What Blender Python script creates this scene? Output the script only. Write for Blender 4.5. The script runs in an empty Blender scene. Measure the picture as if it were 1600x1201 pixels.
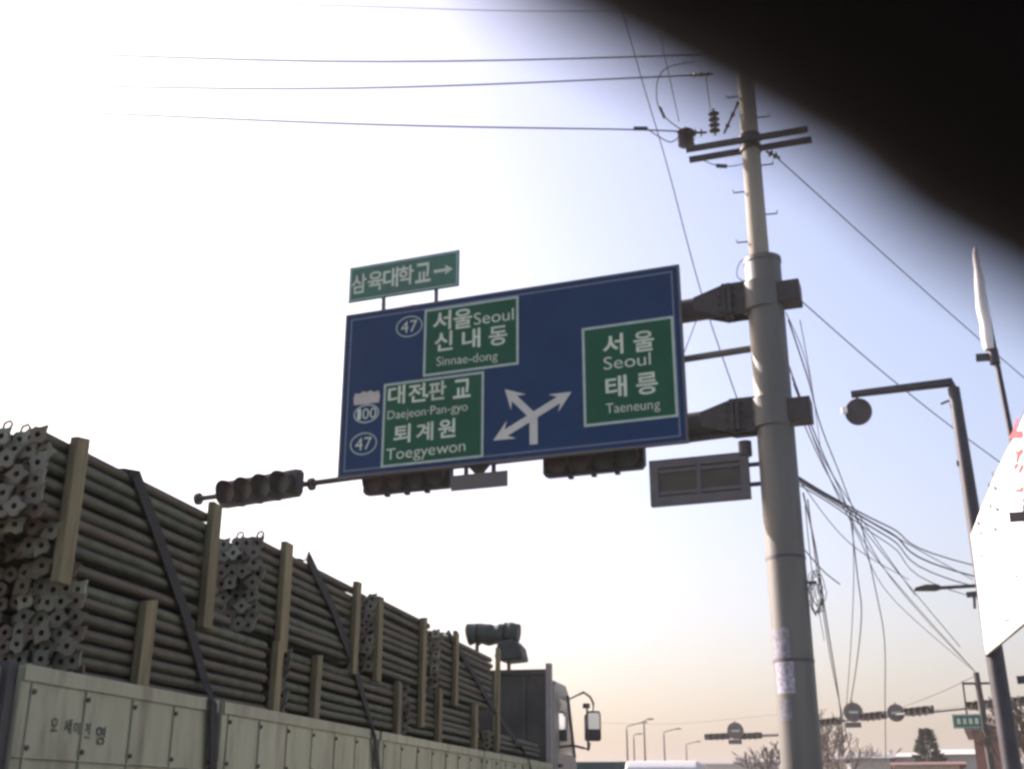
import bpy, math, random
import numpy as np
from mathutils import Vector, Matrix, noise
random.seed(7)
S = bpy.context.scene
C = S.collection
R = math.radians

# ------------------------------------------------------------------ camera
F = 1809.0; IW, IH = 1600.0, 1201.0
PITCH, YAW, ROLL = R(20.05), R(12.6), R(-0.2)
EYE = np.array([0.0, 0.0, 1.3])
_f = np.array([-math.sin(YAW)*math.cos(PITCH), math.cos(YAW)*math.cos(PITCH), math.sin(PITCH)])
_r0 = np.array([math.cos(YAW), math.sin(YAW), 0.0]); _u0 = np.cross(_r0, _f)
_r = _r0*math.cos(ROLL) - _u0*math.sin(ROLL); _u = _u0*math.cos(ROLL) + _r0*math.sin(ROLL)
def ray(x, y): return _f + (x-IW/2)/F*_r - (y-IH/2)/F*_u
def atX(x, y, X): d = ray(x, y); return Vector(EYE + d*(X/d[0]))
def atY(x, y, Y): d = ray(x, y); return Vector(EYE + d*(Y/d[1]))
def atZ(x, y, Z): d = ray(x, y); return Vector(EYE + d*((Z-EYE[2])/d[2]))
def atD(x, y, D): d = ray(x, y); return Vector(EYE + d*(D/math.hypot(d[0], d[1])))
def camp(a, b, c): return Vector(EYE + a*_r + b*_u + c*_f)      # camera frame: right, up, forward

cam = bpy.data.cameras.new('camera'); camo = bpy.data.objects.new('camera', cam); C.objects.link(camo)
camo.matrix_world = Matrix(((_r[0], _u[0], -_f[0], EYE[0]), (_r[1], _u[1], -_f[1], EYE[1]), (_r[2], _u[2], -_f[2], EYE[2]), (0, 0, 0, 1)))
cam.sensor_width = 36; cam.sensor_fit = 'HORIZONTAL'; cam.lens = F/IW*36
cam.clip_start = 0.002; cam.clip_end = 5000
cam.dof.use_dof = True; cam.dof.focus_distance = 15.0; cam.dof.aperture_fstop = cam.lens/2.9
S.camera = camo

# ------------------------------------------------------------------ sky, sun, exposure
SUN_AZ, SUN_EL = R(66), R(30)          # azimuth to the left of the road direction
sund = Vector((-math.sin(SUN_AZ)*math.cos(SUN_EL), math.cos(SUN_AZ)*math.cos(SUN_EL), math.sin(SUN_EL)))
W = bpy.data.worlds.new('World'); S.world = W; W.use_nodes = True
nt = W.node_tree
sky = nt.nodes.new('ShaderNodeTexSky'); sky.sky_type = 'NISHITA'; sky.sun_disc = False
sky.sun_elevation = SUN_EL; sky.sun_rotation = -SUN_AZ
sky.air_density = 1.25; sky.dust_density = 5.6; sky.ozone_density = 1.2; sky.altitude = 50
bg = nt.nodes['Background']; bg.inputs[1].default_value = 0.10
nt.links.new(sky.outputs[0], bg.inputs[0])
sun = bpy.data.lights.new('sun', 'SUN'); sun.energy = 5.0; sun.angle = R(0.5); sun.color = (1.0, .93, .82)
suno = bpy.data.objects.new('sun', sun); C.objects.link(suno)
suno.rotation_euler = sund.to_track_quat('Z', 'Y').to_euler(); suno.location = (-20, 10, 30)
vs = S.view_settings; vs.view_transform = 'Standard'; vs.look = 'None'; vs.gamma = 1; vs.use_curve_mapping = False
vs.exposure = 1.36
vs.use_white_balance = True; vs.white_balance_temperature = 6350; vs.white_balance_tint = 24
S.cycles.use_denoising = True
S.cycles.filter_width = 3.0
S.cycles.max_bounces = 8; S.cycles.volume_bounces = 1

# ------------------------------------------------------------------ materials
M = {}
def mat(name, col, rough=.6, metal=0.0, var=.15, scale=6.0, dirt=None, dirt_amt=.35, bump=.0, spec=.5, stretch=None, dscale=2.0, col2=None):
    m = bpy.data.materials.new(name); m.use_nodes = True; n = m.node_tree.nodes; l = m.node_tree.links
    b = n['Principled BSDF']; b.inputs['Roughness'].default_value = rough; b.inputs['Metallic'].default_value = metal
    b.inputs['Specular IOR Level'].default_value = spec
    tc = n.new('ShaderNodeTexCoord'); mp = n.new('ShaderNodeMapping'); l.new(tc.outputs['Object'], mp.inputs[0])
    if stretch: mp.inputs['Scale'].default_value = stretch
    no = n.new('ShaderNodeTexNoise'); no.inputs['Scale'].default_value = scale; no.inputs['Detail'].default_value = 6
    l.new(mp.outputs[0], no.inputs['Vector'])
    ra = n.new('ShaderNodeMapRange'); ra.inputs[1].default_value = .3; ra.inputs[2].default_value = .7
    ra.inputs[3].default_value = 1-var; ra.inputs[4].default_value = 1+var; l.new(no.outputs[0], ra.inputs[0])
    mx = n.new('ShaderNodeMix'); mx.data_type = 'RGBA'; mx.blend_type = 'MULTIPLY'; mx.inputs[0].default_value = 1
    mx.inputs[6].default_value = (*col, 1); l.new(ra.outputs[0], mx.inputs[7])
    out = mx.outputs[2]
    oi = n.new('ShaderNodeObjectInfo')
    r2 = n.new('ShaderNodeMapRange'); r2.inputs[3].default_value = 1-var*.8; r2.inputs[4].default_value = 1+var*.8; l.new(oi.outputs['Random'], r2.inputs[0])
    m2 = n.new('ShaderNodeMix'); m2.data_type = 'RGBA'; m2.blend_type = 'MULTIPLY'; m2.inputs[0].default_value = 1
    l.new(out, m2.inputs[6]); l.new(r2.outputs[0], m2.inputs[7]); out = m2.outputs[2]
    if col2:
        fr_ = n.new('ShaderNodeMath'); fr_.operation = 'MULTIPLY'; fr_.inputs[1].default_value = 7.31; l.new(oi.outputs['Random'], fr_.inputs[0])
        fr2 = n.new('ShaderNodeMath'); fr2.operation = 'FRACT'; l.new(fr_.outputs[0], fr2.inputs[0])
        pw = n.new('ShaderNodeMath'); pw.operation = 'POWER'; pw.inputs[1].default_value = 2.0; l.new(fr2.outputs[0], pw.inputs[0])
        m4 = n.new('ShaderNodeMix'); m4.data_type = 'RGBA'; l.new(pw.outputs[0], m4.inputs[0]); l.new(out, m4.inputs[6]); m4.inputs[7].default_value = (*col2, 1); out = m4.outputs[2]
    if dirt:
        n2 = n.new('ShaderNodeTexNoise'); n2.inputs['Scale'].default_value = dscale; n2.inputs['Detail'].default_value = 8; n2.inputs['Roughness'].default_value = .65
        l.new(mp.outputs[0], n2.inputs['Vector'])
        r3 = n.new('ShaderNodeMapRange'); r3.inputs[1].default_value = .5; r3.inputs[2].default_value = .72; r3.inputs[4].default_value = dirt_amt; l.new(n2.outputs[0], r3.inputs[0])
        m3 = n.new('ShaderNodeMix'); m3.data_type = 'RGBA'; l.new(r3.outputs[0], m3.inputs[0]); l.new(out, m3.inputs[6]); m3.inputs[7].default_value = (*dirt, 1); out = m3.outputs[2]
    l.new(out, b.inputs['Base Color'])
    if bump:
        bp = n.new('ShaderNodeBump'); bp.inputs['Strength'].default_value = bump; bp.inputs['Distance'].default_value = .02
        l.new(no.outputs[0], bp.inputs['Height']); l.new(bp.outputs[0], b.inputs['Normal'])
    M[name] = m; return m
mat('asphalt', (.055, .055, .058), .9, var=.25, scale=30, dirt=(.09, .085, .08), bump=.3)
mat('ground', (.085,.08,.055), .95, var=.3, scale=.6, dirt=(.10, .11, .05), dscale=.2)
mat('paving', (.17,.165,.15), .9, var=.15, scale=8, dirt=(.18, .17, .15))
mat('kerb', (.38, .37, .35), .9, var=.1)
mat('roadpaint', (.75, .74, .70), .7, var=.15, scale=20)
mat('yellowpaint', (.70, .45, .06), .7, var=.15, scale=20)
mat('hill', (.09, .085, .07), 1, var=.3, scale=.05)
mat('mast', (.098,.10,.088), .55, .15, var=.12, scale=3, dirt=(.055, .05, .042), dirt_amt=.7, stretch=(1.5, 1.5, .2), bump=.1)
mat('concrete', (.24,.225,.18), .85, var=.1, scale=5, dirt=(.13, .115, .095), stretch=(1, 1, .2))
mat('steel', (.036,.034,.031), .6, .3, var=.2, scale=6, dirt=(.09, .06, .05))
mat('darksteel', (.045, .043, .05), .55, .2, var=.2)
mat('signblue', (.0003,.030,.092), .6, var=.08, scale=2, dirt=(.003, .036, .09), dirt_amt=.6, spec=.06)
mat('signgreen', (.001,.078,.043), .6, var=.08, scale=2, dirt=(.006, .075, .05), dirt_amt=.5, spec=.06)
mat('signwhite', (.46,.54,.42), .5, var=.1, scale=4)
mat('signline', (.10,.13,.20), .5, var=.1)
mat('greenline', (.30,.40,.35), .5, var=.1)
mat('smallgreen', (.006,.11,.07), .5, var=.1, dirt=(.04, .085, .07), dirt_amt=.5)
mat('arrowwhite', (.46,.48,.43), .5, var=.08)
mat('tan', (.37,.35,.30), .5, var=.08)
mat('back', (.08,.08,.082), .6, .2, var=.15, dirt=(.10, .08, .07))
mat('backpanel', (.045,.042,.03), .7, .1, var=.2, scale=3, dirt=(.06, .04, .03))
mat('lighthouse', (.008,.009,.007), .6, var=.2)
mat('lens_red', (.03, .008, .008), .35); mat('lens_amber', (.03, .015, .005), .35); mat('lens_green', (.006, .022, .014), .35)
mat('plate', (.09,.085,.08), .6, var=.1)
mat('wire', (.03, .03, .035), .7, var=.05)
mat('porcelain', (.05, .045, .05), .3, var=.1)
mat('pipe', (.052,.064,.040), .6, .25, var=.40, scale=9, dirt=(.14, .115, .085), dirt_amt=.5, dscale=5, bump=.3, col2=(.074, .062, .045), spec=.25)
mat('flange', (.185,.195,.145), .75, .1, var=.40, scale=14, dirt=(.08, .03, .02), dirt_amt=.6, dscale=9, col2=(.105, .078, .055))
mat('wood', (.13,.115,.060), .85, var=.28, scale=7, dirt=(.085, .058, .033), stretch=(6, 6, .6), bump=.3)
mat('wallpaint', (.255,.265,.18), .65, var=.10, scale=4, dirt=(.085, .070, .045), dirt_amt=.75, dscale=2.2, bump=.25, stretch=(2.5,2.5,.5))
mat('rust', (.075,.05,.035), .85, var=.3, scale=12)
mat('chassis', (.03, .03, .032), .7, var=.2)
mat('rubber', (.02, .02, .021), .85, var=.2)
mat('rim', (.2,.2,.19), .5, .5, var=.15)
mat('strap', (.006,.007,.006), .8, var=.2)
mat('cab', (.13,.14,.132), .35, var=.06, dirt=(.35, .33, .29))
mat('glass', (.02, .025, .03), .08, spec=.8)
mat('headboard', (.045,.047,.04), .7, .2, var=.25, scale=3, dirt=(.13, .09, .06))
mat('headpost', (.2,.19,.17), .6, var=.1)
mat('tarp', (.02,.032,.026), .6, var=.3, scale=5, bump=.5)
mat('mirror', (.75, .78, .82), .05, 1.0, var=.02)
mat('text_dark', (.05, .06, .045), .8, var=.35, scale=40)
mat('banner', (.78,.77,.74), .8, var=.03, scale=3)
mat('red', (.30,.025,.035), .7, var=.2, scale=20)
mat('dullred', (.16,.08,.08), .7); mat('hand_shade', (.010,.009,.009), .9, spec=.1)  # bare hand near the lens: backlit shade put into a near-black colour
mat('black', (.05,.05,.055), .8, var=.2)
mat('flag', (.80, .79, .77), .8, var=.05)
mat('bark', (.10, .08, .065), .95, var=.25)
mat('needle', (.035, .055, .03), .9, var=.4)
mat('brick', (.22, .10, .07), .9, var=.2, scale=1.5)
mat('rendered', (.40, .37, .32), .9, var=.1)
mat('roofpale', (.38,.36,.33), .7, var=.1)
mat('roofred', (.13,.06,.055), .7, var=.15)
mat('roofgrey', (.13, .13, .14), .8, var=.15)
mat('vanpaint', (.55, .55, .53), .3, var=.05)
mat('truckgreen', (.02, .05, .05), .6, var=.15)
mat('stickers', (.19,.19,.23), .7, var=.5, scale=20)
mat('skin', (.075,.045,.035), .55, var=.08, scale=20)
mat('jacket', (.03, .032, .045), .85, var=.15, scale=15)
mat('trousers', (.04, .045, .06), .9, var=.15, scale=15)
mat('hair', (.012, .01, .01), .6, var=.2)
mat('phone', (.008, .008, .009), .5, var=.1)
mat('shoe', (.02, .02, .02), .6)

# ------------------------------------------------------------------ mesh kit
def frame_of(d):
    d = Vector(d).normalized(); a = Vector((0, 0, 1)) if abs(d.z) < .9 else Vector((1, 0, 0))
    s = d.cross(a).normalized(); t = s.cross(d).normalized(); return s, t, d
class MB:
    def __init__(s): s.v = []; s.f = []; s.m = []
    def add(s, v, f, mi=0):
        o = len(s.v); s.v += [tuple(p) for p in v]; s.f += [tuple(i+o for i in q) for q in f]; s.m += [mi]*len(f); return s
    def box(s, lo, hi, mi=0):
        x0, y0, z0 = lo; x1, y1, z1 = hi
        return s.add([(x0,y0,z0),(x1,y0,z0),(x1,y1,z0),(x0,y1,z0),(x0,y0,z1),(x1,y0,z1),(x1,y1,z1),(x0,y1,z1)],
                     [(0,3,2,1),(4,5,6,7),(0,1,5,4),(1,2,6,5),(2,3,7,6),(3,0,4,7)], mi)
    def fbox(s, o, ax, ay, az, lo, hi, mi=0):      # box in a frame
        o = Vector(o); q = []
        for z in (lo[2], hi[2]):
            for x, y in ((lo[0],lo[1]),(hi[0],lo[1]),(hi[0],hi[1]),(lo[0],hi[1])): q.append(o+Vector(ax)*x+Vector(ay)*y+Vector(az)*z)
        return s.add(q, [(0,3,2,1),(4,5,6,7),(0,1,5,4),(1,2,6,5),(2,3,7,6),(3,0,4,7)], mi)
    def bar(s, a, b, w, h, mi=0, up=None):
        a = Vector(a); b = Vector(b); d = (b-a).normalized(); up = Vector(up or (0,0,1))
        if abs(d.dot(up)) > .95: up = Vector((0,1,0))
        x = d.cross(up).normalized(); z = x.cross(d).normalized()
        return s.fbox(a, x, d, z, (-w/2, 0, -h/2), (w/2, (b-a).length, h/2), mi)
    def tube(s, pts, rad, n=10, mi=0, cap=True):
        pts = [Vector(p) for p in pts]; rad = rad if isinstance(rad, (list, tuple)) else [rad]*len(pts)
        vs = []; fs = []; sx = None
        for i, p in enumerate(pts):
            d = (pts[min(i+1, len(pts)-1)]-pts[max(i-1, 0)]).normalized()
            if sx is None: sx, ty, _ = frame_of(d)
            else:
                sx = (sx - d*sx.dot(d)).normalized(); ty = sx.cross(d)*-1
            ty = d.cross(sx).normalized()
            for k in range(n):
                a = 2*math.pi*k/n; vs.append(p+(sx*math.cos(a)+ty*math.sin(a))*rad[i])
        for i in range(len(pts)-1):
            for k in range(n):
                fs.append((i*n+k, i*n+(k+1)%n, (i+1)*n+(k+1)%n, (i+1)*n+k))
        if cap: fs += [tuple(range(n-1, -1, -1)), tuple((len(pts)-1)*n+k for k in range(n))]
        return s.add(vs, fs, mi)
    def prism(s, poly, o, ax, ay, az, z0, z1, mi=0):
        o = Vector(o); ax = Vector(ax); ay = Vector(ay); az = Vector(az); n = len(poly)
        vs = [o+ax*p[0]+ay*p[1]+az*z0 for p in poly]+[o+ax*p[0]+ay*p[1]+az*z1 for p in poly]
        return s.add(vs, [tuple(range(n-1,-1,-1)), tuple(range(n, 2*n))]+[(i, (i+1)%n, n+(i+1)%n, n+i) for i in range(n)], mi)
    def ring(s, o, ax, ay, az, rx, ry, w, z0, z1, n=32, mi=0):
        o = Vector(o); vs = []
        for z in (z0, z1):
            for e in (0, w):
                for k in range(n):
                    a = 2*math.pi*k/n; vs.append(o+Vector(ax)*(rx-e)*math.cos(a)+Vector(ay)*(ry-e)*math.sin(a)+Vector(az)*z)
        fs = []
        for k in range(n):
            j = (k+1) % n
            fs += [(k, j, n+j, n+k), (2*n+k, 3*n+k, 3*n+j, 2*n+j), (k, 2*n+k, 2*n+j, j), (n+k, n+j, 3*n+j, 3*n+k)]
        return s.add(vs, fs, mi)
    def rectring(s, o, ax, ay, az, x0, y0, x1, y1, w, z0, z1, mi=0):
        o = Vector(o); vs = []
        for z in (z0, z1):
            for e in (0, w):
                for x, y in ((x0+e,y0+e),(x1-e,y0+e),(x1-e,y1-e),(x0+e,y1-e)): vs.append(o+Vector(ax)*x+Vector(ay)*y+Vector(az)*z)
        fs = []
        for k in range(4):
            j = (k+1) % 4
            fs += [(k, 4+k, 4+j, j), (8+k, 8+j, 12+j, 12+k), (k, j, 8+j, 8+k), (4+k, 12+k, 12+j, 4+j)]
        return s.add(vs, fs, mi)
    def mesh(s, name, mats):
        me = bpy.data.meshes.new(name); me.from_pydata(s.v, [], s.f)
        for m in (mats if isinstance(mats, (list, tuple)) else [mats]): me.materials.append(M[m])
        me.polygons.foreach_set('material_index', s.m); me.update(); return me
    def build(s, name, mats, parent=None, smooth=False, bevel=0):
        me = s.mesh(name, mats); return put(name, me, parent, smooth, bevel)
def put(name, me, parent=None, smooth=False, bevel=0):
    if smooth:
        me.polygons.foreach_set('use_smooth', [True]*len(me.polygons))
        try: me.set_sharp_from_angle(angle=R(40))
        except Exception: pass
    o = bpy.data.objects.new(name, me); C.objects.link(o)
    if bevel:
        b = o.modifiers.new('bevel', 'BEVEL'); b.width = bevel; b.segments = 2; b.limit_method = 'ANGLE'
    if parent: adopt(o, parent)
    return o
def adopt(o, parent):
    o.parent = parent
    loc = parent['_loc'] if '_loc' in parent else None
    if loc is not None: o.matrix_parent_inverse = Matrix.Translation(-Vector(loc))
def thing(name, loc, label, cat, group=None):
    o = bpy.data.objects.new(name, None); C.objects.link(o); o.location = loc; o.empty_display_size = .2
    o['_loc'] = list(loc); o['label'] = label; o['category'] = cat
    if group: o['group'] = group
    return o
def tag(o, label, cat, group=None):
    o['label'] = label; o['category'] = cat
    if group: o['group'] = group
    return o
def struct(o): o['kind'] = 'structure'; return o
X, Y, Z = Vector((1,0,0)), Vector((0,1,0)), Vector((0,0,1))

_glyph = {}
def glyph(ch):
    """mesh data (2D verts, faces, width, x0, y0, y1) of one character of the built-in font"""
    if ch in _glyph: return _glyph[ch]
    def m(body):
        c = bpy.data.curves.new('g', 'FONT'); c.body = body; c.size = 1; c.resolution_u = 4; c.fill_mode = 'FRONT'
        c.offset = .018 if ord(ch[0]) > 255 else -.004
        o = bpy.data.objects.new('g', c); C.objects.link(o)
        me = bpy.data.meshes.new_from_object(o.evaluated_get(bpy.context.evaluated_depsgraph_get()))
        vv = [(v.co.x, v.co.y) for v in me.vertices]; ff = [tuple(p.vertices) for p in me.polygons]
        bpy.data.objects.remove(o); bpy.data.curves.remove(c); bpy.data.meshes.remove(me); return vv, ff
    vv, ff = m(ch); v2, _ = m(ch+ch)
    x0, x1 = min(p[0] for p in vv), max(p[0] for p in vv)
    adv = max(p[0] for p in v2)-x1
    _glyph[ch] = (vv, ff, adv, x0, x1, min(p[1] for p in vv), max(p[1] for p in vv)); return _glyph[ch]
def letter(ch, o, ax, ay, az, cx, cy, w, h, mats, parent, z=.003, rot=0, fit=True):
    """one character fitted to a w x h cell centred at (cx, cy) of a plane"""
    vv, ff, adv, x0, x1, y0, y1 = glyph(ch); b = MB(); c, s = math.cos(rot), math.sin(rot); q = []
    for x, y in vv:
        px = ((x-x0)/(x1-x0)-.5)*w; py = ((y-y0)/(y1-y0)-.5)*h
        q.append(Vector(o)+ax*(cx+px*c-py*s)+ay*(cy+px*s+py*c)+az*z)
    b.add(q, ff); return b.build('letter', mats, parent)
def latin(txt, o, ax, ay, az, xa, ya, xb, yb, caph, mats, parent, z=.003):
    """a word of letters from (xa,ya) to (xb,yb): baseline positions in the plane"""
    g = [glyph(c) if c != ' ' else None for c in txt]
    H = glyph('T'); cap = H[6]-H[5]; tot = sum(k[2] if k else .3 for k in g); L = math.hypot(xb-xa, yb-ya)
    sx = L/tot; sy = caph/cap; dx, dy = (xb-xa)/L, (yb-ya)/L; u = 0
    for k in g:
        if k:
            b = MB(); q = []
            for x, y in k[0]:
                a = (u+x-k[3]*.5)*sx; t = (y-H[5])*sy
                q.append(Vector(o)+ax*(xa+a*dx-t*dy*.0)+ay*(ya+a*dy+t)+az*z)
            b.add(q, k[1]); b.build('letter', mats, parent); u += k[2]
        else: u += .3

# ================================================================== the setting
def sheet(name, x0, y0, x1, y1, z, m, nx=1):
    b = MB(); b.add([(x0,y0,z),(x1,y0,z),(x1,y1,z),(x0,y1,z)], [(0,1,2,3)]); return struct(b.build(name, m))
sheet('ground', -900, -300, 900, 1500, -.13, 'ground')
sheet('road', -14.0, -60, 0.95, 360, -.0, 'asphalt')
pv = sheet('pavement', 1.15, -60, 3.6, 360, .13, 'paving')
b = MB(); b.box((.95, -60, -.1), (1.15, 360, .14)); struct(b.build('kerb', 'kerb'))
b = MB(); b.box((3.6, -60, -.13), (3.68, 360, .135)); struct(b.build('pavement_edging', 'kerb'))
for i in range(26):
    b = MB(); y = -10+i*8
    b.add([(-1.98,y,.004),(-1.84,y,.004),(-1.84,y+3,.004),(-1.98,y+3,.004)], [(0,1,2,3)]); struct(b.build('lane_marking', 'roadpaint'))
b = MB(); b.add([(-5.75,-60,.004),(-5.6,-60,.004),(-5.6,360,.004),(-5.75,360,.004)], [(0,1,2,3)]); struct(b.build('centre_line', 'yellowpaint'))
b = MB(); b.add([(.6,-60,.004),(.72,-60,.004),(.72,360,.004),(.6,360,.004)], [(0,1,2,3)]); struct(b.build('edge_line', 'roadpaint'))
# far low hill
b = MB(); n = 120; vs = []; fs = []
for i in range(n+1):
    x = -500+i*1000/n; h = 12+5*math.sin(i*.21)+3*math.sin(i*.53+1)+2*math.sin(i*1.3)
    if x > 60: h += 5
    for yy, zz in ((430, -.5), (460, h*.75), (500, h), (580, h*.6), (640, -.5)): vs.append((x, yy+8*math.sin(i*.7), zz))
for i in range(n):
    for k in range(4): fs.append((i*5+k, (i+1)*5+k, (i+1)*5+k+1, i*5+k+1))
b.add(vs, fs); struct(b.build('hill', 'hill', smooth=True))

# ================================================================== sign mast, arms
DM = 15.2
PB = atD(1248, 1150, DM); PX, PY = .225, PB.y
mast = thing('sign_mast', (PX, PY, 0.13), 'thick grey steel mast pole with cantilever arms holding the blue sign', 'mast')
topz = atD(1187, 410, DM).z
b = MB(); b.tube([(PX,PY,.13),(PX,PY,topz)], .25, 28); b.build('pole', 'mast', mast, True)
b = MB(); b.tube([(PX,PY,topz-.03),(PX,PY,topz+.035)], .262, 28); b.build('pole_cap', 'mast', mast, True)
b = MB(); b.box((PX-.4,PY-.4,.13),(PX+.4,PY+.4,.17)); b.build('base_plate', 'steel', mast)
for a in range(4):
    b = MB(); dx, dy = math.cos(a*math.pi/2+.78), math.sin(a*math.pi/2+.78)
    b.bar((PX+dx*.2,PY+dy*.2,.33),(PX+dx*.42,PY+dy*.42,.33), .02, .3); b.build('gusset', 'steel', mast)
# sign frame
SA = -0.13; ST = .004
SO = Vector((-.95, 15.16, 5.966))               # bottom right corner
su = Vector((math.cos(SA)*math.cos(ST), math.sin(SA)*math.cos(ST), math.sin(ST))); sn = Vector((math.sin(SA), -math.cos(SA), 0)); sv = su.cross(sn)*-1
if sv.z < 0: sv = -sv
SWd, SHt = 5.305, 2.636
def sp(x, y, off=0.0):
    d = Vector(ray(x, y)); e = Vector(EYE); t = ((SO+sn*off-e).dot(sn))/d.dot(sn); p = e+d*t-SO
    return p.dot(su), p.dot(sv)
def sw(s, t, o=0.0): return SO+su*s+sv*t+sn*o
ARM_OFF = -.30
def arm(pl, pr, r, name='arm', m='steel'):
    (s0, t0), (s1, t1) = sp(*pl, ARM_OFF), sp(*pr, ARM_OFF)
    b = MB(); b.tube([sw(s0,t0,ARM_OFF), sw(s1,t1,ARM_OFF)], r, 16); return b.build(name, m, mast, True)
def armz(py, px): return sp(px, py, ARM_OFF)[1]
tu, tl, tm = sp(1120, 481, ARM_OFF)[1], sp(1125, 660, ARM_OFF)[1], sp(1120, 556, ARM_OFF)[1]
smast = (Vector((PX,PY,0))-SO).dot(su)
# sign arms line up with the mast; arms run behind the board
offm = (Vector((PX,PY,SO.z))-SO).dot(sn)
def armpt(s, t):                                    # from mast line to behind the board
    k = min(1, max(0, (smast-s)/1.6)); return sw(s, t, offm*(1-k)+ARM_OFF*k)
for t, ll in ((tu, -5.1), (tl, -5.1)):
    b = MB(); b.tube([armpt(ll,t), armpt(smast-1.6,t), armpt(smast-.2,t)], [.14,.165,.175], 16); b.build('arm', 'steel', mast, True)
    b = MB(); p0 = sw(smast+.18, t, offm); p1 = sw(smast+.52, t, offm); b.bar(p0, p1, .34, .31); b.build('arm_stub', 'steel', mast, bevel=.01)
    # clamp brackets with gusset plates beside the pole
    for q in (-.13, .13):
        b = MB(); prof = [(-.95,-.10),(-.52,-.24),(-.2,-.24),(-.2,.24),(-.5,.24),(-.95,.10)]
        b.prism(prof, sw(smast, t, offm+q), su, sv, sn, -.012, .012); b.build('gusset_plate', 'steel', mast)
    b = MB(); b.fbox(sw(smast,t,offm), su, sv, sn, (-.54,-.22,-.2), (-.49,.22,.2)); b.build('flange_plate', 'steel', mast)
    b = MB(); b.fbox(sw(smast,t,offm), su, sv, sn, (-.47,-.22,-.2), (-.42,.22,.2)); b.build('flange_plate', 'steel', mast)
    for q in (-.17, .17):
        for tt in (-.18, -.06, .06, .18):
            b = MB(); b.tube([sw(smast-.60,t+tt,offm+q), sw(smast-.36,t+tt,offm+q)], .014, 6); b.build('bolt', 'darksteel', mast)
    b = MB(); b.tube([sw(smast,t-.2,offm), sw(smast,t+.2,offm)], .275, 28); b.build('collar', 'mast', mast, True)
b = MB(); b.tube([armpt(-.3,tm), sw(smast-.2,tm,offm)], .05, 12); b.build('tie_bar', 'mast', mast, True)
# thin lower tube that carries the traffic lights, running out beyond the board
tb = sp(1130, 682, ARM_OFF)[1]
sL, tL = sp(478, 757, ARM_OFF)
b = MB(); b.tube([sw(smast-.2, tb, offm), armpt(smast-1.6, tb), sw(-5.2, sp(540,747,ARM_OFF)[1], ARM_OFF), sw(sp(309,779,ARM_OFF)[0], sp(309,779,ARM_OFF)[1], ARM_OFF)], .045, 10); b.build('signal_arm', 'steel', mast, True)
for px_, py_ in ((310,779),(487,756)):
    s, t = sp(px_, py_, ARM_OFF); b = MB(); b.tube([sw(s-.03,t,ARM_OFF), sw(s+.03,t,ARM_OFF)], .10, 14); b.build('end_flange', 'steel', mast, True)
# posters on the pole
for z0, z1, a0, a1 in ((3.05, 3.42, 200, 262), (2.62, 3.0, 205, 268), (2.3, 2.55, 215, 255)):
    b = MB(); n = 8; vs = []
    for z in (z0, z1):
        for k in range(n+1):
            a = R(a0+(a1-a0)*k/n); vs.append((PX+.2535*math.cos(a), PY+.2535*math.sin(a), z))
    b.add(vs, [(k, k+1, n+2+k, n+1+k) for k in range(n)]); b.build('sticker', 'stickers', mast, True)
for z in (3.0, 4.3):
    b = MB(); b.tube([(PX,PY,z),(PX,PY,z+.04)], .256, 28); b.build('band', 'darksteel', mast, True)

# ================================================================== blue direction sign
sg = thing('direction_sign', sw(-SWd/2, 0), 'large blue road direction sign with green panels and white arrows', 'road sign')
b = MB(); b.fbox(SO, su, sv, sn, (-SWd,0,-.05), (0,SHt,0)); board = b.build('board', 'signblue', sg, bevel=.008)
b = MB(); b.rectring(SO, su, sv, sn, -SWd+.08, .075, -.085, SHt-.075, .022, .001, .003); b.build('border_line', 'signline', sg)
b = MB(); b.rectring(SO, su, sv, sn, -SWd-.015, -.015, .015, SHt+.015, .03, -.06, .004); b.build('edge_frame', 'back', sg)
for k in range(6):
    b = MB(); s = -.35-k*.92; b.fbox(SO, su, sv, sn, (s-.03,.06,-.11), (s+.03,SHt-.06,-.052)); b.build('stiffener', 'steel', sg)
def panel(quad):
    q = [sp(*p) for p in quad]; x0 = (q[0][0]+q[3][0])/2; x1 = (q[1][0]+q[2][0])/2; y1 = (q[0][1]+q[1][1])/2; y0 = (q[2][1]+q[3][1])/2
    b = MB(); b.fbox(SO, su, sv, sn, (x0,y0,.0005), (x1,y1,.006)); o = b.build('green_panel', 'signgreen', sg)
    b = MB(); b.rectring(SO, su, sv, sn, x0, y0, x1, y1, .036, .0065, .009); b.build('panel_border', 'greenline', o)
    return o
pA = panel(((663.4,485),(810.6,462),(810.6,570),(661.6,588)))
pB = panel(((600.6,601),(758,579),(754,715),(595,730)))
pC = panel(((909,514),(1052,493),(1060,650),(913,668)))
def han(ch, x, y, hp, parent, mats='signwhite', wk=.95, z=.0095):
    s, t = sp(x, y); _, t2 = sp(x, y-hp/2); h = 2*(t2-t); letter(ch, SO, su, sv, sn, s, t, h*wk, h, mats, parent, z)
def lat(txt, xa, ya, xb, yb, cap, parent, mats='signwhite', z=.0095):
    (s0, t0), (s1, t1) = sp(xa, ya), sp(xb, yb); _, t2 = sp(xa, ya-cap)
    latin(txt, SO, su, sv, sn, s0, t0, s1, t1, t2-t0, mats, parent, z)
for c, x, y in (('서',691,501),('울',723.5,498)): han(c, x, y, 30, pA)
lat('Seoul', 740, 508, 806, 499, 18, pA)
for c, x, y in (('신',693.5,533),('내',736.5,529),('동',778.5,524.5)): han(c, x, y, 30, pA)
lat('Sinnae-dong', 682, 572, 778, 562, 13.5, pA)
for c, x, y in (('대',620,617),('전',652,613.5),('판',684,610),('교',722,607)): han(c, x, y, 29, pB)
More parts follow.
